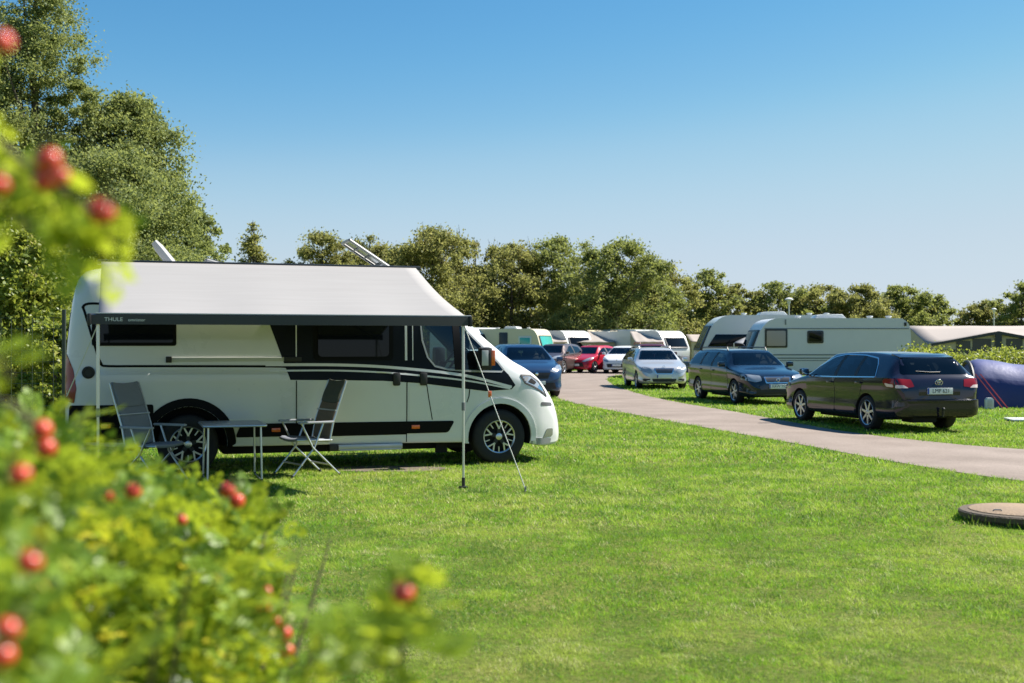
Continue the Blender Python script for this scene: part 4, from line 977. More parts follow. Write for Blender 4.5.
# ------------------------------------------------------------------ caravans
CARA = mat('caravan_white', (.60, .62, .60), .32, 0, .3, vary=.04, scale=2)
CARG = mat('caravan_greenish', (.60, .60, .605), .35, 0, .2, vary=.05, scale=2)
CREAM = mat('caravan_cream', (.58, .54, .40), .4, 0, .2, vary=.05)
FRAMEG = mat('window_frame_dark', (.03, .03, .033), .4)
CURT = mat('curtain_pink', (.40, .33, .31), .8)
TEAL = mat('window_teal', (.05, .36, .32), .15, 0, .5)
STRIPEG = mat('stripe_grey', (.16, .18, .18), .4)
def caravan(label, loc, rz, L, Hc, W=2.3, paint=CARA, slope=.55, wins=(), stripes=(), front='glass', extra=None, group='caravans parked on the site', zf=.42, vent=True):
    """side profile in x (front end at x=0), near side at y=0, far side at y=W"""
    t = thing('caravan', label, 'caravan', loc, rz, group)
    prof = [(0.10, zf+.05), (.02, zf+.45), (.0, zf+.85), (slope*.55, Hc-.42), (slope, Hc-.10), (slope+.30, Hc), (L-.32, Hc), (L-.06, Hc-.22), (L, Hc-.6), (L, zf+.05), (L-.08, zf), (.2, zf)]
    prof = rounded(prof, .30, 5)
    bm = bmesh.new(); prism(bm, prof, 0, W, 'y', .05, 3)
    b = fin('body', bm, paint, t, smooth=40)
    # lower skirt strip and corner rails
    bm = bmesh.new(); box(bm, (L/2, -.006, zf+.10), (L-.35, .012, .12)); fin('skirt_trim', bm, STRIPEG, t)
    for z, h in stripes:
        bm = bmesh.new(); box(bm, (L/2+.15, -.004, z), (L-.75, .01, h)); fin('side_stripe', bm, STRIPEG, t)
    for x, z, w_, h, fm, pm in wins:
        bm = bmesh.new(); prism(bm, rounded([(x-w_/2, z-h/2), (x+w_/2, z-h/2), (x+w_/2, z+h/2), (x-w_/2, z+h/2)], .06), -.028, .01, 'y', .006)
        f = fin('window', bm, fm, t)
        bm = bmesh.new(); k = .07; prism(bm, rounded([(x-w_/2+k, z-h/2+k), (x+w_/2-k, z-h/2+k), (x+w_/2-k, z+h/2-k), (x-w_/2+k, z+h/2-k)], .05), -.036, -.02, 'y', .003)
        fin('pane', bm, pm, f)
    if front:
        # front window following the slope
        p0, p1 = Vector((.0, zf+.92)), Vector((slope*.55, Hc-.46)); d = (p1-p0).normalized(); n = Vector((-d.y, d.x))
        q = [p0+n*.05, p1+n*.05, p1-n*.03, p0-n*.03]
        bm = bmesh.new(); prism(bm, [tuple(v) for v in q], .16, W-.16, 'y', .02); f = fin('front_window', bm, FRAMEG, t)
        for k in range(3 if front == 'three' else 1):
            m_ = 3 if front == 'three' else 1; a = .22+(W-.44)*k/m_+.03; c_ = .22+(W-.44)*(k+1)/m_-.03
            q = [p0+d*.07+n*.062, p1-d*.07+n*.062, p1-d*.07+n*.04, p0+d*.07+n*.04]
            bm = bmesh.new(); prism(bm, [tuple(v) for v in q], a, c_, 'y', .006); fin('pane', bm, GLASS if front != 'teal' else TEAL, f)
    bm = bmesh.new(); tube(bm, [(.2, W/2, zf), (-.7, W/2-.0, zf), (-1.15, W/2, zf)], .05, 8); box(bm, (-.35, W/2, zf+.2), (.6, .9, .45), .06)
    tube(bm, [(-1.0, W/2, zf), (-1.0, W/2, .03)], .04, 8); fin('drawbar', bm, GREYP, t)
    make_wheel(t, (L*.55, .12, .31), .31, .18, .18, 5, -1); make_wheel(t, (L*.55, W-.12, .31), .31, .18, .18, 5, 1)
    bm = bmesh.new(); prism(bm, [(L*.55+.42*math.cos(a), .31+.44*math.sin(a)) for a in np.linspace(0, math.pi, 16)], -.012, .10, 'y', .004); fin('wheel_arch', bm, DARKIN, t)
    if vent:
        bm = bmesh.new(); prism(bm, [(L*.42, Hc-.01), (L*.44, Hc+.13), (L*.48, Hc+.17), (L*.60, Hc+.17), (L*.63, Hc-.01)], W*.3, W*.65, 'y', .03); fin('roof_light', bm, CARA, t)
        for x in (.32, .78, .9):
            bm = bmesh.new(); lathe(bm, [(.10, -.02), (.10, .06), (.13, .07), (.12, .10), (.02, .11)], 14, 'z', (L*x, W*.35, Hc)); fin('roof_vent', bm, CARA, t)
    for x in (.4, L-.4):
        bm = bmesh.new(); tube(bm, [(x, .25, zf+.02), (x+.05, .25, .02)], .025, 6); fin('corner_steady', bm, GREYP, t)
    if extra: extra(t)
    return t
YA = 45.5
xa, xb = gx(752, YA), gx(911, YA)
def exA(t):
    L = xb-xa
    bm = bmesh.new(); box(bm, (L/2+.2, -.012, 2.2), (L-.55, .02, .035), .005); fin('awning_rail', bm, STRIPEG, t)
    bm = bmesh.new(); box(bm, (L-.22, -.02, 2.37), (.09, .03, .14), .012); fin('marker_lamp', bm, BLACK, t)
    bm = bmesh.new(); box(bm, (1.28, -.012, 2.45), (.05, .02, .2), .005); fin('rail_end', bm, STRIPEG, t)
caravan('long pale green white caravan behind the two dark estate cars', (xa, YA, 0), R(0), xb-xa, 2.60, 2.3, CARG, .62,
    [(.92, 1.83, .86, .72, FRAMEG, CURT), (2.42, 1.88, .62, .48, FRAMEG, GLASS)], [(1.20, .05), (1.07, .05), (.98, .03)], 'single', exA)
YB = 50.5; xa2, xb2 = gx(701, YB), gx(845, YB)
def exB(t):
    L = xb2-xa2
    bm = bmesh.new(); prism(bm, [(.28, 1.5), (.62, 2.02), (2.9, 2.02), (2.9, 1.5)], -.03, .02, 'y', .01); fin('side_window', bm, GLASS, t)
caravan('pale caravan with dark wraparound windows behind the long caravan', (xa2, YB, 0), R(-1), xb2-xa2, 2.84, 2.3, CARA, .85, [], [(1.3, .05)], 'three', exB)
# awning flap set up between them
AWB = mat('tent_beige', (.34, .295, .26), .85, vary=.06); AWG = mat('tent_grey', (.26, .26, .27), .85, vary=.06); AWW = mat('tent_wall', (.42, .39, .27), .85, vary=.08)
def canopy_flap(label, P, poles):
    t = thing('canopy', label, 'canopy', P[0])
    bm = bmesh.new(); vs_ = [bm.verts.new(Vector(p)-Vector(P[0])) for p in P]; bm.faces.new(vs_)
    bmesh.ops.subdivide_edges(bm, edges=bm.edges, cuts=3, use_grid_fill=True)
    o = fin('canopy_cloth', bm, AWG, t, smooth=180); s = o.modifiers.new('t', 'SOLIDIFY'); s.thickness = .01
    for i in poles:
        bm = bmesh.new(); p = Vector(P[i])-Vector(P[0]); tube(bm, [p, (p.x, p.y, -P[0].z)], .018, 6); fin('pole', bm, ALU, t)
canopy_flap('small grey canopy stretched in front of the caravan windows', [at(764, 330, 50.2), at(768, 346, 48.2), at(734, 343, 48.2), at(738, 340.5, 50.2)], (1, 2))

# ------------------------------------------------------------------ caravan tents: an awning tent leaning on a caravan
def awning_tent(label, loc, rz, L, D, Hr, He, roof=AWB, wall=AWW, dark_front=True, gable=False, ap=.36, group='awning tents of the caravans'):
    """x along the ridge, y=0 the eave towards the viewer, y=D the ridge"""
    t = thing('awning_tent', label, 'tent', loc, rz, group)
    bm = bmesh.new(); nx, ny = 12, 5; G = []
    for i in range(nx+1):
        row = []
        for j in range(ny+1):
            a, s = i/nx, j/ny
            sag = -.05*math.sin(math.pi*s)-.04*abs(math.sin(a*math.pi*3))
            e = He + ((Hr-He)*.65*max(0, 1-abs(a-ap)/ap) if gable else 0)
            z = e+(Hr-e)*s+sag*(1 if 0 < j < ny else .4)
            row.append(bm.verts.new((a*L, -.15+s*(D+.15), z)))
        G.append(row)
    for i in range(nx):
        for j in range(ny): bm.faces.new((G[i][j], G[i+1][j], G[i+1][j+1], G[i][j+1]))
    o = fin('tent_roof', bm, roof, t, smooth=180); s = o.modifiers.new('t', 'SOLIDIFY'); s.thickness = .02
    bm = bmesh.new(); box(bm, (L/2, .03, He/2), (L-.1, .03, He-.04), .0)
    prism(bm, [(.03, .0), (D, .0), (D, Hr-.06), (.03, He-.04)], L-.06, L-.03, 'x'); prism(bm, [(.03, .0), (D, .0), (D, Hr-.06), (.03, He-.04)], .03, .06, 'x')
    w_ = fin('tent_wall', bm, wall, t, smooth=0)
    n = max(2, int(L/1.5))
    for k in range(n):
        a, b = L*(k+.12)/n, L*(k+.88)/n
        bm = bmesh.new(); box(bm, ((a+b)/2, .005, He*.62), (b-a, .012, He*.46), .0); fin('tent_window', bm, mat('tent_window', (.035, .04, .045), .25), w_)
    if gable:
        x = ap*L; ze = He+(Hr-He)*.65-.04; x2 = 2*ap*L
        bm = bmesh.new()
        prism(bm, [(0, He-.10), (x, ze-.08), (x2, He-.10), (x2, He+.01), (x, ze+.06), (0, He+.01)], -.20, -.16, 'y'); box(bm, (x, -.17, ze/2), (.3, .05, ze), .0)
        fin('eave_trim', bm, mat('tent_trim', (.035, .04, .045), .7), t)
        bm = bmesh.new(); prism(bm, [(0, He-.1), (x, ze-.1), (x2, He-.1)], .0, .03, 'y'); fin('gable_wall', bm, wall, w_)
        for a, b, z1 in ((1.35, 2.0, 1.76), (2.1, 2.95, 1.86), (3.65, 4.4, 1.86), (4.5, 5.1, 1.74)):
            bm = bmesh.new(); prism(bm, [(a, 1.2), (b, 1.2), (b, z1), (a, z1)], -.02, .005, 'y'); fin('gable_window', bm, mat('tent_window', (.035, .04, .045), .25), w_)
    return t
def caravan_pair(i, pxf, Y, lab_c, lab_t, Hc=2.5, tentL=4.2, roof=AWB, front='single', tlen=None, paint=CARA, wins=(), dz=0):
    """a caravan nose on at the right with its awning tent stretching to the left"""
    x = gx(pxf, Y)
    caravan(lab_c, (x, Y, 0), R(126), 6.0, Hc, 2.2, paint, .75, wins, [], front, None, 'caravans parked in the far row', .42, False)
    if lab_t: awning_tent(lab_t, (x-1.95-tentL, Y-1.6, 0), R(2), tentL, 2.6, Hc-.02, 1.75, roof)
YR = 82
caravan('cream caravan with dark door and teal windows beyond the blue car', (gx(556, 78), 79.5, 0), R(153), 5.0, 2.62, 2.2, CREAM, .5, [], [], 'teal', None, 'caravans parked in the far row')
# its near side carries the door and a teal window
cv = [o for o in col.objects if o.name.startswith('caravan') and o.parent is None][-1]
for nm, x, z, w_, h, m1, m2 in (('door', 2.75, 1.5, .62, 1.75, FRAMEG, FRAMEG), ('window', 1.15, 1.75, .95, .75, CARA, TEAL)):
    bm = bmesh.new(); prism(bm, rounded([(x-w_/2, z-h/2), (x+w_/2, z-h/2), (x+w_/2, z+h/2), (x-w_/2, z+h/2)], .05), 2.18, 2.235, 'y', .005); f = fin(nm, bm, m1, cv)
    bm = bmesh.new(); k = .1; prism(bm, rounded([(x-w_/2+k, z-h/2+k), (x+w_/2-k, z-h/2+k), (x+w_/2-k, z+h/2-k), (x-w_/2+k, z+h/2-k)], .04), 2.22, 2.243, 'y', .003); fin('pane' if nm == 'window' else 'door_panel', bm, m2, f)
caravan_pair(0, 505, 80, 'white caravan end showing just above the blue car roof', 'grey awning tent right of the caravan above the blue car', 2.72, 2.0, AWG)
caravan_pair(1, 594, 83, 'white caravan end rising behind the red hatchback', 'beige awning tent above the bronze car', 2.55, 3.6, AWB)
caravan_pair(2, 641, 84, 'white caravan end above the white hatchback roof', 'beige awning tent above the red hatchback', 2.5, 3.2, AWB)
caravan_pair(3, 667, 85, 'caravan with blue tinted front behind the maroon estate car', 'cream awning tent with a pointed front above the silver estate car', 2.65, 3.6, mat('tent_cream', (.55, .47, .33), .85, vary=.06))
caravan_pair(4, 690, 80, 'white caravan with dark framed front left of the dark blue estate car', 'brown sided awning tent left of the dark blue estate car', 2.5, 1.9, AWB)
awning_tent('low beige awning tent seen between far caravans and the dark windowed caravan', (gx(691, 88), 88, 0), 0, 4.2, 2.6, 2.35, 1.8, AWB)
# tents on the right
awning_tent('wide beige awning tent with a dark gabled eave behind the hedge', (gx(927, 56), 56, 0), R(-3), 9.0, 3.2, 2.52, 1.60, AWB, AWW, gable=True)
def small_cab():
    caravan('pale caravan end just showing beside the wide beige awning tent', (gx(921, 61), 62, 0), R(75), 5.2, 2.25, 2.1, CARA, .5, [], [], 'single', None, 'caravans parked on the site')
small_cab()

# ------------------------------------------------------------------ blue tent, guy ropes, box, board, manhole
def blue_tent():
    Y = 31.0; x0 = gx(967, Y)
    t = thing('tunnel_tent', 'blue tunnel tent pitched on the grass behind the dark violet estate car', 'tent', (x0, Y, 0), R(-10))
    BLU = mat('tent_blue', (.022, .035, .15), .6, 0, 0, vary=.15, scale=3, bump=.5, bscale=5)
    LIL = mat('tent_lilac', (.085, .095, .22), .5, 0, 0, vary=.15, scale=3, bump=.5, bscale=5)
    bm = bmesh.new(); ns, nr = 26, 22; prev = None; L = 3.3
    for i in range(ns+1):
        a = i/ns; x = a*L
        h = 1.22*(1-.42*a**1.3)*(1 if a > .05 else .9+.1*a/.05); wd = .95
        if a > .74: k = (a-.74)/.26; h *= math.sqrt(max(.002, 1-k*k*.9)); 
        h -= .03*abs(math.sin(a*math.pi*3))*-1
        row = []
        for j in range(nr+1):
            th = math.pi*j/nr; row.append(bm.verts.new((x, -wd*math.cos(th), max(0, h*math.sin(th)**.8))))
        if prev:
            for j in range(nr):
                f = bm.faces.new((prev[j], row[j], row[j+1], prev[j+1]))
                f.material_index = 1 if 4 <= j < 14 and .02 < a < .80 else 0
        else: bm.faces.new(row)
        prev = row
    bm.faces.new(prev[::-1])
    fin('tent_fly', bm, [BLU, LIL], t, smooth=60)
    for x in (.0, L*.8):
        bm = bmesh.new(); a = x/L; h = 1.22*(1-.42*a**1.3)
        if a > .74: k = (a-.74)/.26; h *= math.sqrt(1-k*k*.9)
        tube(bm, [(x, -.97*math.cos(th), (h*(.91 if x == 0 else 1)+.03)*math.sin(th)**.8+.01) for th in np.linspace(0.02, math.pi-.02, 24)], .05, 8); fin('tent_pole', bm, BLACK, t)
    RO = mat('rope_red', (.55, .08, .07), .7)
    for dx in (0, .12):
        bm = bmesh.new(); tube(bm, [(.05+dx, -.8, .85), (.55+dx, -1.55, .02)], .013, 5); fin('guy_rope', bm, RO, t)
    bm = bmesh.new(); tube(bm, [(L*.8, -.3, 1.0), (L+1.2, -.8, .02)], .012, 5); fin('guy_rope', bm, ORANGE, t)
    bm = bmesh.new(); lathe(bm, [(.9, 0), (.85, .4), (.6, .75), (.2, .9), (.02, .92)], 20, 'z', (L+.75, .3, 0)); fin('tent_porch', bm, BLU, t)
blue_tent()
Y = 29.5
t = thing('utility_box', 'small white box standing at the left end of the blue tent', 'box', (gx(989, Y), Y, 0), R(-8)); t.scale = (.8, .8, .85)
bm = bmesh.new(); prism(bm, [(-.12, 0), (.12, 0), (.12, .27), (.07, .33), (-.07, .33), (-.12, .27)], -.1, .1, 'y', .012); fin('box_body', bm, CARA, t)
bm = bmesh.new(); box(bm, (0, -.105, .17), (.15, .012, .18), .004); fin('box_door', bm, mat('box_door', (.5, .48, .45), .5), t)
bm = bmesh.new(); P = rounded([(-.6, -.35), (.7, -.42), (.75, .3), (-.5, .35)], .06); prism(bm, P, .012, .05, 'z', .008)
o = fin('board', bm, mat('board_white', (.72, .72, .70), .5, vary=.05), None, (gx(1034, 25), 25, 0)); tag(o, 'flat white board lying on the grass right of the dark violet estate car', 'board')
def manhole():
    t = thing('manhole_cover', 'round concrete manhole ring with lid standing in the lawn', 'manhole', (gx(1018, 10.85), 10.85, 0))
    CON = mat('concrete', (.095, .070, .045), .9, vary=.28, scale=7, bump=.5, bscale=50)
    bm = bmesh.new(); lathe(bm, [(.46, -.02), (.465, .03), (.51, .04), (.515, .085), (.50, .098), (.43, .10)], 56, 'z'); fin('ring', bm, CON, t, smooth=25)
    bm = bmesh.new(); lathe(bm, [(.425, .09), (.425, .106), (.41, .112), (.05, .116), (.0, .116)], 56, 'z'); l = fin('lid', bm, mat('concrete_lid', (.25, .175, .11), .9, vary=.3, scale=5, bump=.5, bscale=40), t, smooth=25)
    for a in (.6, 3.7):
        bm = bmesh.new(); tube(bm, [(.30*math.cos(a)-.04, .30*math.sin(a), .113), (.30*math.cos(a)-.03, .3*math.sin(a), .125), (.30*math.cos(a)+.03, .3*math.sin(a), .125), (.30*math.cos(a)+.04, .30*math.sin(a), .113)], .006, 6); fin('lift_ring', bm, GREYP, l)
manhole()
def tufts():
    q = np.random.default_rng(77); n = 420; a = q.uniform(0, 6.283, n); r = .50+np.abs(q.normal(0, .05, n)); c = np.array([gx(1018, 10.85), 10.85, 0])
    h = q.uniform(.03, .11, n); V = np.empty((n, 3, 3)); b = q.uniform(0, 6.283, n); P = np.c_[r*np.cos(a), r*np.sin(a), np.zeros(n)]+c
    s = np.c_[np.cos(b), np.sin(b), np.zeros(n)]*.003; V[:, 0] = P-s; V[:, 1] = P+s; V[:, 2] = P+np.c_[q.normal(0, .025, n), q.normal(0, .025, n), h]
    tag(fast_mesh('grass', V.reshape(-1, 3), np.arange(3*n).reshape(-1, 3), MATS['grass_blade'], tone=q.uniform(.05, .6, n)), 'longer unmown grass tufts around the round manhole', 'grass', kind='stuff')
tufts()

# ------------------------------------------------------------------ lamps, posts, fence
LAMPW = mat('lamp_white', (.62, .62, .58), .4)
def lamp(label, px, py, Y, r=.22):
    top = at(px, py, Y)
    t = thing('street_lamp', label, 'street lamp', (top.x, Y, 0), 0, 'lamps over the campsite')
    h = top.z
    bm = bmesh.new(); tube(bm, [(0, 0, 0), (0, 0, 1.), (0, 0, h-.25)], [.055, .045, .035], 10); fin('pole', bm, LAMPW, t)
    bm = bmesh.new(); lathe(bm, [(.05, -.28), (.09, -.2), (.1, -.08), (r, -.05), (r*.95, .0), (r*.5, .06), (.02, .08)], 20, 'z', (0, 0, h)); fin('lamp_head', bm, LAMPW, t)
lamp('white mushroom headed lamp rising behind the long caravan', 789, 299, 62)
lamp('slim lamp post before the trees above the wide beige tent', 994, 309, 84, .18)
lamp('small lamp post before the trees above the silver estate car', 641, 319, 96, .25)
def fence():
    t = thing('fence', 'dark wire mesh fence standing behind the motorhome tail', 'fence', (gx(64, 22), 22, 0))
    GR = mat('fence_green', (.02, .03, .022), .5)
    for k in range(5):
        bm = bmesh.new(); tube(bm, [(-k*2.4, k*.5, 0), (-k*2.4, k*.5, 2.25)], .04, 8); fin('post', bm, GR, t)
    bm = bmesh.new()
    for k in range(46):
        s = k/45*9.6; tube(bm, [(-s, s*.208, .05), (-s, s*.208, 2.1)], .0045, 3, False)
    for j in range(11): tube(bm, [(0, 0, .06+j*.204), (-9.6, 2.0, .06+j*.204)], .0045, 3, False)
    fin('wire_mesh', bm, GR, t)
fence()

# ------------------------------------------------------------------ trees
BARK = mat('bark', (.09, .072, .055), .95, vary=.3, scale=9, bump=.6, bscale=25)
LF_OLIVE = leaf_mat('leaf_olive', (.12, .13, .034), (.265, .265, .090), (.46, .46, .13), .50, .6, (.32, .26, .11), .2)
LF_MID = leaf_mat('leaf_mid', (.09, .12, .032), (.235, .26, .078), (.42, .46, .11), .48, .6)
LF_SILVER = leaf_mat('leaf_silver', (.085, .12, .038), (.25, .29, .105), (.46, .50, .13), .45, .6, (.27, .31, .17), .2)
LF_LIGHT = leaf_mat('leaf_light', (.10, .15, .022), (.29, .32, .055), (.48, .54, .07), .42, .45, (.42, .38, .11))

def quads(C, size, asp=.62, flat=0.):
    """leaf quads at the points C with random turns"""
    n = len(C); d = rng.normal(size=(n, 3)); d[:, 2] *= 1-flat*.5; d /= np.linalg.norm(d, axis=1)[:, None]
    e = rng.normal(size=(n, 3)); e -= d*(e*d).sum(1)[:, None]; e /= np.linalg.norm(e, axis=1)[:, None]
    s = (size*(.6+.8*rng.random(n)))[:, None]
    V = np.empty((n, 4, 3)); V[:, 0] = C-d*s*.5; V[:, 1] = C+e*s*.5*asp; V[:, 2] = C+d*s*.5; V[:, 3] = C-e*s*.5*asp
    return V.reshape(-1, 3), np.arange(4*n).reshape(-1, 4)

def tree(label, px, ptop, Y, wpx, lf, nclump, nleaf, size, base=.9, shape='round', seed=0, group='trees behind the campsite', lean=0., twigs=0, name='broadleaf_tree', depth=1., cl=1., leaders=0):
    global rng
    rng = np.random.default_rng(100+seed); rnd = random.Random(seed)
    top = at(px, ptop, Y); H = top.z; W_ = wpx/FPX*Y/2
    t = thing(name, label, 'tree' if 'shrub' not in name else 'shrub', (top.x-lean, Y, 0), 0, group)
    # crown clumps: radius by height, uneven outline
    ph = rng.uniform(0, 6.28, 6)
    def env(h, a):
        if shape == 'round': r = math.sin(math.pi*min(1, (.12+.88*h)))**.55 if h < .5 else math.sqrt(max(0, 1-((h-.42)/.6)**2))
        elif shape == 'column': r = min(1, .55+h*1.3)*math.sqrt(max(0, 1-max(0, (h-.55)/.47)**1.7))
        else: r = (1-h)**.75*min(1, .35+h*4)
        return r*(1+.22*math.sin(2*a+ph[0]+h*5)+.16*math.sin(3*a+ph[1]-h*7)+.12*math.sin(5*a+ph[2]+h*11))
    Cs = []; Rs = []
    if leaders:
        LD = []
        for i in range(leaders):
            a = (i+.5)/leaders*2-1; hx = a*.72+rng.uniform(-.12, .12)
            prof = math.sqrt(max(.05, 1-(abs(hx)/1.12)**2.2)); fh = 1. if i == leaders//2 else prof*rng.uniform(.84, 1.0)
            if shape == 'column': fh = 1. if i == leaders//2 else rng.uniform(.62, .97)
            LD.append((hx*W_*.9, rng.uniform(-.5, .5)*W_*depth, max(2.2, H*(.35*prof+.65*fh if shape != 'column' else fh)), W_*rng.uniform(.42, .6)))
        for i in range(int(nclump*.5)):
            lx, ly, lh, lr = LD[int(rng.integers(leaders))]
            h = rng.random()**.8; a = rng.uniform(0, 6.283); q = rng.random()**.45
            r = lr*q*math.sqrt(max(0, 1-max(0, (h-.4)/.63)**2))*(.75+.5*rng.random())*1.1
            Cs.append((lx+lean*h+r*math.cos(a), ly+r*math.sin(a), base+(lh-base)*h*.97)); Rs.append(lr*(.25+.28*rng.random())*(1-.40*h)*cl)
    while len(Cs) < nclump:
        h = rng.random()**.85; a = rng.uniform(0, 6.283); q = rng.random()**.42
        r = W_*env(h, a)*q*.95
        z = base+(H-base)*h*.955
        Cs.append((r*math.cos(a)+lean*h, r*math.sin(a)*depth, z)); Rs.append(min(W_, H*.3)*(.22+.20*rng.random())*(1-.30*h)*cl)
    Cs.append((lean, 0, H-.4)); Rs.append(W_*.13)
    Cs = np.array(Cs); Rs = np.array(Rs)
    # trunk and limbs as one tree skeleton
    bm = bmesh.new(); tr = max(.07, H*.018)
    tk = [(0, 0, -.1), (.02*H*rnd.uniform(-1, 1), .02*H*rnd.uniform(-1, 1), H*.3), (lean*.5, 0, H*.62), (lean, 0, H*.93)]
    tk = [tuple(v) for v in catmull([Vector(p) for p in tk], 5)]
    tube(bm, tk, [tr*(1.15-1.05*i/(len(tk)-1)) for i in range(len(tk))], 8)
    idx = rng.permutation(len(Cs))[:min(len(Cs), 34)]
    for i in idx:
        c_ = Vector(Cs[i]); k = min(len(tk)-2, max(1, int(len(tk)*max(.12, (c_.z/H-.22))))); p = Vector(tk[k])
        m_ = p.lerp(c_, .5)+Vector((rnd.uniform(-.2, .2), rnd.uniform(-.2, .2), H*.02))
        e_ = c_+(c_-p)*.12
        tube(bm, [p, m_, e_], [tr*.38*(1.1-c_.z/H*.6), tr*.22, tr*.06], 5, False)
    for k in range(twigs):
        a = rnd.uniform(0, 6.28); p = Vector((W_*.5*math.cos(a), W_*.3*math.sin(a), H*.86)); e_ = p+Vector((rnd.uniform(-.4, .4), rnd.uniform(-.3, .3), H*(.10+.08*rnd.random())))
        tube(bm, [p, p.lerp(e_, .5)+Vector((.06, 0, 0)), e_], [.04, .025, .01], 4, False)
    fin('trunk', bm, BARK, t, smooth=60)
    P = []; T = []
    for c_, r in zip(Cs, Rs):
        n = int(nleaf*(.6+.8*rng.random())); v = rng.normal(size=(n, 3)); v /= np.linalg.norm(v, axis=1)[:, None]
        rr_ = r*(np.abs(rng.normal(0, .62, n))**.8)[:, None]
        sq = np.array([1.15, 1.15, .8])
        P.append(c_+v*rr_*sq); T.append(np.clip(rng.normal(.45+.22*rng.normal(), .24, n), 0, 1))
    P = np.concatenate(P); T = np.concatenate(T); k = P[:, 2] > .12; P, T = P[k], T[k]
    V, F = quads(P, size); fast_mesh('crown', V, F, lf, t, tone=T)
    return t

FAR = [
 (253, 219, 84, 66, LF_OLIVE, 'cone', 'thin pointed tree standing alone left of the far tree row', 34, 44),
 (322, 231, 92, 60, LF_OLIVE, 'round', 'olive tree above the motorhome awning, first of the far row', 80, 110),
 (370, 234, 96, 66, LF_OLIVE, 'round', 'broad olive tree right behind the open roof light', 80, 110),
 (432, 226, 88, 74, LF_OLIVE, 'round', 'tall olive tree above the motorhome windscreen', 95, 120),
 (474, 240, 96, 54, LF_OLIVE, 'round', 'thin topped tree with bare twigs right of the motorhome', 60, 90),
 (512, 241, 93, 56, LF_OLIVE, 'round', 'dense olive tree above the blue car', 85, 115),
 (560, 236, 95, 66, LF_MID, 'round', 'green tree above the cream caravan', 90, 115),
 (618, 239, 90, 74, LF_MID, 'round', 'widest dark tree above the red hatchback', 100, 120),
 (660, 258, 96, 50, LF_OLIVE, 'round', 'smaller tree sloping down right of the widest dark tree', 70, 100),
 (706, 268, 99, 42, LF_MID, 'round', 'dark rounded tree above the caravan with wraparound windows', 64, 100),
 (738, 281, 100, 40, LF_OLIVE, 'round', 'low olive tree at the dip of the far row', 55, 95),
 (780, 281, 100, 46, LF_MID, 'round', 'dark tree behind the white mushroom lamp', 66, 100),
 (816, 284, 102, 52, LF_OLIVE, 'round', 'low tree above the roof light of the long caravan', 70, 100),
 (858, 285, 99, 52, LF_OLIVE, 'round', 'low bushy tree above the right half of the long caravan', 70, 100),
 (898, 285, 101, 50, LF_MID, 'round', 'tree above the right end of the long caravan', 66, 100),
 (930, 294, 104, 38, LF_MID, 'round', 'last tree of the row before the gap of sky', 50, 90),
 (985, 299, 103, 40, LF_OLIVE, 'round', 'small tree right of the gap of sky', 52, 90),
 (1022, 281, 98, 40, LF_MID, 'round', 'taller tree above the wide beige tent', 52, 95),
 (1062, 286, 100, 60, LF_OLIVE, 'round', 'tree past the tall one above the beige tent', 60, 90),
]
for i, (px, pt_, Y, wp, lf, sh, lab, nc, nl) in enumerate(FAR):
    tree(lab, px, pt_, Y, wp*(1.6 if sh == 'round' else 1.1), lf, int(nc*1.8), int(nl*2.4), .19, .5, sh, 11+i, 'trees in the far row behind the campsite', twigs=9 if 'twigs' in lab else (3 if i in (3, 5) else 0), cl=1.0, leaders=(0 if sh == 'cone' else 4+i % 3))
# a thicket that closes the foot of the row
rng = np.random.default_rng(5)
n = 26000; px = rng.uniform(270, 1120, n); Yt = rng.uniform(103, 110, n); hmax = np.interp(px, [270, 420, 620, 680, 760, 930, 945, 1120], [5.0, 6.2, 6.4, 5.2, 4.4, 4.2, 3.0, 3.4])
hz = hmax*(rng.random(n)**.8)*(1+.2*np.sin(px*.11)+.12*np.sin(px*.31)); P = np.c_[(px-512)/FPX*Yt, Yt, hz]
V, F = quads(P, .55); tag(fast_mesh('thicket', V, F, LF_OLIVE, tone=np.clip(rng.normal(.35, .25, n), 0, 1)), 'low olive thicket filling the foot of the far tree row', 'thicket', kind='stuff')
# the big trees on the left
tree('very tall silvery poplar at the top left corner', 34, -26, 40, 140, LF_SILVER, 460, 330, .088, 1.0, 'column', 61, 'tall silvery trees left of the motorhome', cl=1.0, leaders=6)
tree('rounded silvery tree behind the motorhome tail', 132, 88, 42, 132, LF_SILVER, 460, 250, .105, .6, 'column', 62, 'tall silvery trees left of the motorhome', cl=.95)
tree('lower silvery tree directly over the motorhome roof', 112, 148, 36, 190, LF_SILVER, 400, 330, .085, .4, 'round', 67, 'tall silvery trees left of the motorhome', cl=1.0, leaders=9)
tree('silvery side tree at the left picture edge', -30, 60, 38, 150, LF_SILVER, 200, 170, .15, .6, 'round', 63, 'tall silvery trees left of the motorhome')
tree('yellow green shrub behind the fence at the motorhome tail', 28, 216, 27, 140, LF_LIGHT, 190, 210, .11, .15, 'round', 64, 'shrubs behind the fence', name='tall_shrub')
tree('low yellow green shrub at the foot of the motorhome tail', 58, 318, 25, 90, LF_LIGHT, 90, 180, .10, .1, 'round', 65, 'shrubs behind the fence', name='tall_shrub')
tree('green shrub low behind the motorhome roof', 196, 205, 44, 56, LF_SILVER, 130, 170, .14, .4, 'round', 66, 'shrubs behind the fence', name='tall_shrub')

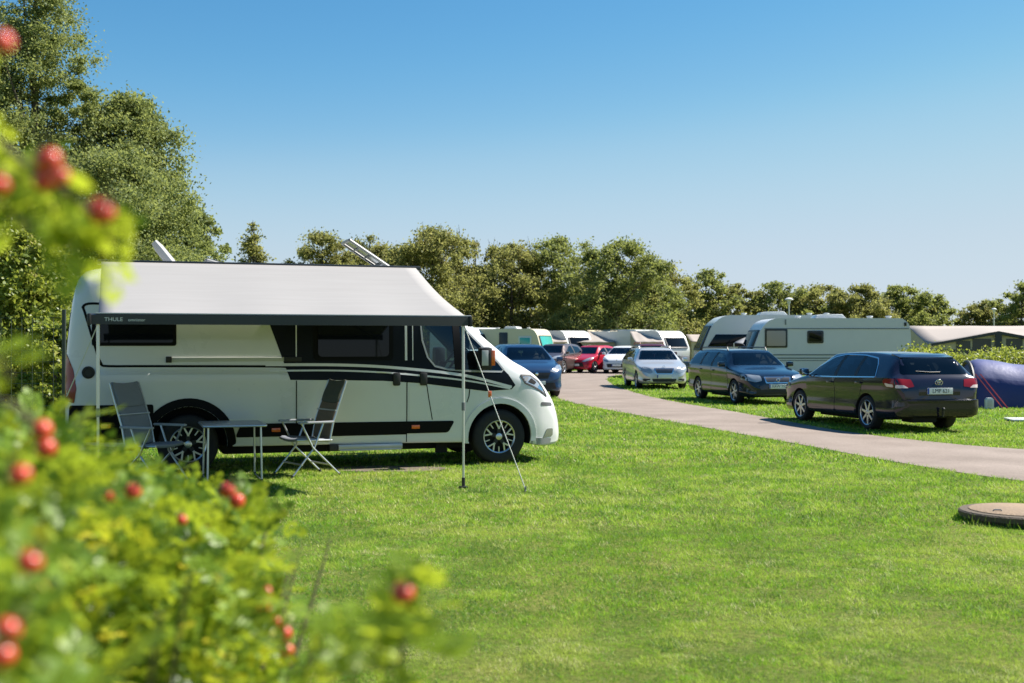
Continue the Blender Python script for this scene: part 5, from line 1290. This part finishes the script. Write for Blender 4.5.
# ------------------------------------------------------------------ hedge on the right
def hedge():
    global rng
    rng = np.random.default_rng(9)
    Y = 37; xa, xb = gx(905, Y), gx(1100, Y)
    t = thing('hedge', 'clipped yellow green rose hedge between the blue tent and the beige tent', 'hedge', (xa, Y, 0))
    P = []; T = []
    for k in range(330):
        c_ = np.array([rng.uniform(0, xb-xa), rng.uniform(-.1, 1.6), rng.uniform(.1, 1.10)])
        n = 300; v = rng.normal(size=(n, 3))*np.array([.26, .24, .17]); P.append(c_+v); T.append(np.clip(rng.normal(.5+.25*rng.normal(), .22, n), 0, 1))
    P = np.concatenate(P); T = np.concatenate(T); k = P[:, 2] > .03; P, T = P[k], T[k]
    P[:, 2] *= 1.0+.06*np.sin(P[:, 0]*2.3)
    V, F = quads(P, .085, .75); fast_mesh('foliage', V, F, LF_LIGHT, t, tone=T)
    bm = bmesh.new()
    for k in range(40):
        x = (xb-xa)*k/40; tube(bm, [(x, .6, 0), (x+.1, .5+random.uniform(-.4, .4), .6), (x+random.uniform(-.3, .3), .6+random.uniform(-.6, .6), 1.2)], [.03, .02, .008], 5)
    fin('stems', bm, BARK, t)
hedge()
# ------------------------------------------------------------------ rose bushes close to the camera
ROSE = leaf_mat('rose_leaf', (.026, .075, .010), (.21, .32, .03), (.64, .74, .04), .40, .42, (.52, .46, .03), .35)
ROSE_BACKLIT = leaf_mat('rose_leaf_backlit', (.06, .13, .012), (.22, .32, .03), (.74, .82, .05), .52, .42, (.55, .48, .04), .3)  # same rose leaf, brightened: the backlit glow is put into its colours
CANE = mat('rose_cane', (.10, .085, .04), .8, vary=.3, scale=30)
HIP = mat('rose_hip', (.60, .06, .022), .25, 0, .5, vary=.35, scale=18)
SEPAL = mat('rose_sepal', (.12, .14, .03), .7)
TPL = np.array([[0, 0, 0], [.28, .30, .05], [.62, .34, .06], [1., 0, .0], [.62, -.34, .06], [.28, -.30, .05], [.30, 0, -.03], [.65, 0, -.02]])
TF = np.array([[0, 6, 1, 1], [6, 7, 2, 1], [7, 3, 2, 2], [0, 5, 6, 6], [5, 4, 7, 6], [4, 3, 7, 7]])
def leaf_cloud(name, base, direc, parent, size, rg, span=2.6, m=None):
    """compound leaves: seven leaflets along a short stalk, one mesh"""
    Vs, Fs, Ts = [], [], []; off = 0
    n = len(base)
    up = np.tile([0, 0, 1.], (n, 1))
    d = direc/np.linalg.norm(direc, axis=1)[:, None]
    s = np.cross(d, up); s /= (np.linalg.norm(s, axis=1)[:, None]+1e-6)
    nr = np.cross(s, d)
    # roll the leaf about its stalk
    a = rg.normal(0, .55, n)[:, None]; s2 = s*np.cos(a)+nr*np.sin(a); nr = np.cross(s2, d); s = s2
    sz = size*(.75+.5*rg.random(n)); tone = np.clip(rg.normal(.5, .32, n), 0, .9)
    tone[rg.random(n) < .05] = 1
    for j, (t_, sd) in enumerate([(.25, 1), (.25, -1), (.55, 1), (.55, -1), (.85, 1), (.85, -1), (1., 0)]):
        P0 = base+d*(sz*span*t_)[:, None]-up*(sz*.5*t_*t_)[:, None]
        ld = d*(.55 if sd else 1.)+s*sd*.9+rg.normal(0, .12, (n, 3)); ld /= np.linalg.norm(ld, axis=1)[:, None]
        ls = np.cross(nr+rg.normal(0, .22, (n, 3)), ld); ls /= np.linalg.norm(ls, axis=1)[:, None]; ln = np.cross(ld, ls)
        k = (sz*(.95 if j < 6 else 1.1))[:, None, None]
        V = P0[:, None, :]+k*(TPL[None, :, 0:1]*ld[:, None, :]+TPL[None, :, 1:2]*ls[:, None, :]+TPL[None, :, 2:3]*ln[:, None, :])
        tr_ = np.concatenate([TF[:, :3]])
        F = (np.arange(n)[:, None, None]*8+tr_[None]).reshape(-1, 3)+off
        off += n*8; Vs.append(V.reshape(-1, 3)); Fs.append(F); Ts.append(np.repeat(np.clip(tone+rg.normal(0, .06, n), 0, 1), 6))
    return fast_mesh(name, np.concatenate(Vs), np.concatenate(Fs), m or ROSE, parent, np.concatenate(Ts), smooth=True)
def hip_mesh():
    bm = bmesh.new(); lathe(bm, [(.0, -.0115), (.006, -.0108), (.0105, -.006), (.0122, 0), (.0112, .0055), (.0075, .0095), (.004, .0108), (.0035, .012)], 20, 'z'); return bm
HB = None
def hip(parent, p, s=1.):
    global HB
    rot = (random.uniform(-.8, .8), random.uniform(-.8, .8), random.uniform(0, 6))
    if HB is None:
        h = fin('rose_hip', hip_mesh(), HIP, parent, p, rot); HB = [h.data, None]
        bm = bmesh.new()
        for k in range(5):
            a = k*1.2566; tube(bm, [(.003*math.cos(a), .003*math.sin(a), .0115), (.006*math.cos(a), .006*math.sin(a), .018), (.011*math.cos(a), .011*math.sin(a), .026)], [.0016, .0014, .0003], 4)
        sp = fin('sepals', bm, SEPAL, h); HB[1] = sp.data
    else:
        h = link('rose_hip', HB[0], parent, p, rot); link('sepals', HB[1], h)
    h.scale = (s, s, s*random.uniform(.85, 1.0)); return h

def low_bush():
    rg = np.random.default_rng(21)
    t = thing('rose_bush', 'big wild rose bush with red hips filling the near lower left corner', 'rose bush', (-.9, 1.8, 0))
    O = np.array([-.9, 1.8, 0.])
    # height of the bush's top over the ground, from control points
    PX = [(0, 340, 1.3), (-60, 335, 1.3), (30, 335, 1.45), (45, 350, 1.8), (60, 375, 1.6), (85, 400, 1.8), (110, 428, 1.9), (20, 345, 2.3), (160, 462, 2.1), (205, 472, 2.2), (250, 502, 2.3), (288, 545, 2.25), (298, 590, 2.15), (306, 660, 2.0), (120, 448, 2.7), (230, 488, 2.9), (0, 372, 1.9), (0, 560, 1.05), (70, 560, 1.3), (150, 560, 1.9), (250, 590, 1.95), (-150, 420, 1.5), (-150, 400, 2.3), (40, 430, 3.1), (-200, 600, 1.1)]
    K = np.array([((a-512)/FPX*b, b, CAMH-(c-YH)/FPX*b-.085) for a, c, b in PX])
    K0 = np.array([(-.50, 1.1, 1.545), (-.78, 1.3, 1.58), (-.385, 2.0, 1.27), (-.49, 1.8, 1.39), (-.34, 1.72, 1.10), (-.58, 2.5, 1.30), (-1.2, 1.5, 1.58), (-.9, 2.2, 1.42), (-.27, 1.5, .85), (-.9, 3, 1.15), (-.43, .85, 1.40), (-1.6, 2, 1.45), (-.22, 2.2, .75), (-.62, 1.5, 1.51), (-.3, 1.0, 1.0), (-.30, 2.5, .80), (-1.4, 2.8, 1.2)])
    def top(x, y):
        w_ = 1/((x[:, None]-K[:, 0])**2+(y[:, None]-K[:, 1])**2+.012)**1.5
        return (w_*K[:, 2]).sum(1)/w_.sum(1)
    n = 17000
    x = rg.uniform(-1.9, -.22, n); y = rg.uniform(.85, 3.2, n)
    zt = top(x, y); z = zt-rg.exponential(.32, n)+rg.normal(0, .02, n)
    cl = np.sin(x*17+2*np.sin(y*11))*np.sin(y*15+2*np.sin(z*13))
    k = (z > .2) & (x < -.205*y-.02+.02*np.sin(y*9)) & (x > -.62*y-.75) & (cl > -.45) & ((y > 1.80+.12*np.sin(x*21)) | (x < -.37*y))
    x, y, z = x[k], y[k], z[k]
    base = np.c_[x, y, z]-O
    d = np.c_[rg.normal(0, .7, len(x)), rg.normal(0, .7, len(x)), rg.normal(.25, .45, len(x))]
    leaf_cloud('foliage', base, d, t, .033, rg, 2.1)
    bm = bmesh.new()
    for q in range(70):
        a = np.array([rg.uniform(-1.5, -.3)]), np.array([rg.uniform(.95, 2.7)]); h = float(top(*a)[0])
        g = Vector((a[0][0]*.6-.36, a[1][0]*.5+.9, 0)); e_ = Vector((a[0][0], a[1][0], h-.04)); m_ = g.lerp(e_, .6)+Vector((0, 0, .15))
        tube(bm, [g-Vector(O), m_-Vector(O), e_-Vector(O)], [.008, .006, .0025], 5)
    # the shoot that stands apart on the right
    S0 = Vector((gx(400, 1.35), 1.35, CAMH-(690-YH)/FPX*1.35)); S1 = at(405, 598, 1.35)
    tube(bm, [Vector((-.25, 1.5, 0))-Vector(O), Vector((-.16, 1.4, .8))-Vector(O), S0-Vector(O), S1-Vector(O)], [.007, .006, .004, .002], 5)
    fin('canes', bm, CANE, t)
    pts = [at(px, py, Y) for px, py, Y in ((400, 600, 1.35), (378, 606, 1.36), (430, 612, 1.33), (372, 640, 1.37), (420, 635, 1.33), (398, 655, 1.34), (432, 640, 1.32), (360, 672, 1.38), (410, 680, 1.34), (335, 655, 1.45), (312, 640, 1.5))]
    b = np.array([tuple(p-Vector(O)) for p in pts for _ in range(3)]); b += rg.normal(0, .012, b.shape)
    leaf_cloud('shoot_leaves', b, np.c_[rg.normal(-.1, .6, len(b)), rg.normal(.0, .5, len(b)), rg.normal(.15, .35, len(b))], t, .031, rg, 1.4, ROSE_BACKLIT)
    for px, py, Y, s in ((20, 475, 1.08, .9), (42, 430, 1.3, .95), (46, 448, 1.32, .95), (133, 491, 1.72, 1.), (227, 490, 2.0, 1.1), (237, 501, 2.02, 1.1), (8, 630, .96, .9), (2, 655, .95, .9), (30, 562, 1.0, .9), (266, 592, 1.9, .85), (264, 607, 1.9, .9), (285, 633, 1.83, .95), (286, 650, 1.83, 1.), (276, 622, 1.87, .7), (403, 593, 1.24, 1.0), (110, 497, 1.75, .7), (182, 520, 1.9, .7)):
        hip(t, at(px, py, Y)-Vector(O), s)
low_bush()

def high_bush():
    rg = np.random.default_rng(33)
    O = Vector((-.75, 1.0, 0)); t = thing('rose_bush', 'arching wild rose branches with red hips hanging in at the upper left', 'rose bush', O)
    bm = bmesh.new(); B, D = [], []
    paths = [[(-70, 70), (-15, 130), (35, 172), (76, 200), (102, 226), (114, 244)], [(-60, 120), (-5, 165), (36, 190), (62, 222), (72, 246)], [(-80, -40), (-35, 5), (-20, 45), (-14, 90)], [(-60, 190), (-15, 195), (12, 215), (35, 232)], [(-70, 300), (-40, 330), (-8, 352), (8, 378)], [(-70, 380), (-20, 400), (10, 405), (30, 420)]]
    for pi, path in enumerate(paths):
        Y = [1.16, 1.2, 1.1, 1.18, 1.1, 1.1][pi]
        P = [at(a, b, Y+.03*math.sin(i*1.7)) for i, (a, b) in enumerate(path)]
        C = catmull(P, 5)
        root = [Vector((-.78-.05*pi, 1.0+.04*pi, 0)), Vector((-.80-.03*pi, 1.02, 1.0)), (P[0]+Vector((-.10, 0, -.02)))]
        tube(bm, [p-O for p in catmull(root, 4)]+[p-O for p in C], 0.0035, 5)
        for i in range(len(C)-1 if pi > 1 else len(C)-5):
            k = [int(i % 4 != 1), int(i % 3 != 1), int(i % 4 == 0), int(i % 4 == 0), int(i % 3 == 0), 0][pi]
            for _ in range(k):
                p = C[i].lerp(C[i+1], rg.random())
                B.append(tuple(p-O)); D.append(tuple((C[i+1]-C[i]).normalized()*.6+Vector((rg.normal(0, .5), rg.normal(0, .5), rg.normal(-.1, .4)))))
    fin('canes', bm, CANE, t)
    B, D = np.array(B), np.array(D)
    leaf_cloud('foliage', B, D, t, .031, rg, 1.2, ROSE_BACKLIT)
    # the rest of the bush outside the picture
    n = 300; b2 = np.c_[rg.uniform(-.35, -.02, n), rg.uniform(-.3, .5, n), rg.uniform(.4, 2.0, n)]
    b2 = b2[(b2[:, 0]-.75 < -.50*(b2[:, 1]+1.0)-.22)]
    leaf_cloud('outer_foliage', b2, rg.normal(0, .6, (len(b2), 3)), t, .026, rg)
    for px, py, Y, s in ((48, 160, 1.06, 1.0), (45, 180, 1.07, .9), (101, 211, 1.06, 1.05), (2, 42, .97, .8), (-2, 185, 1.0, .8), (60, 176, 1.0, .7)):
        hip(t, at(px, py, Y)-O, s)
high_bush()
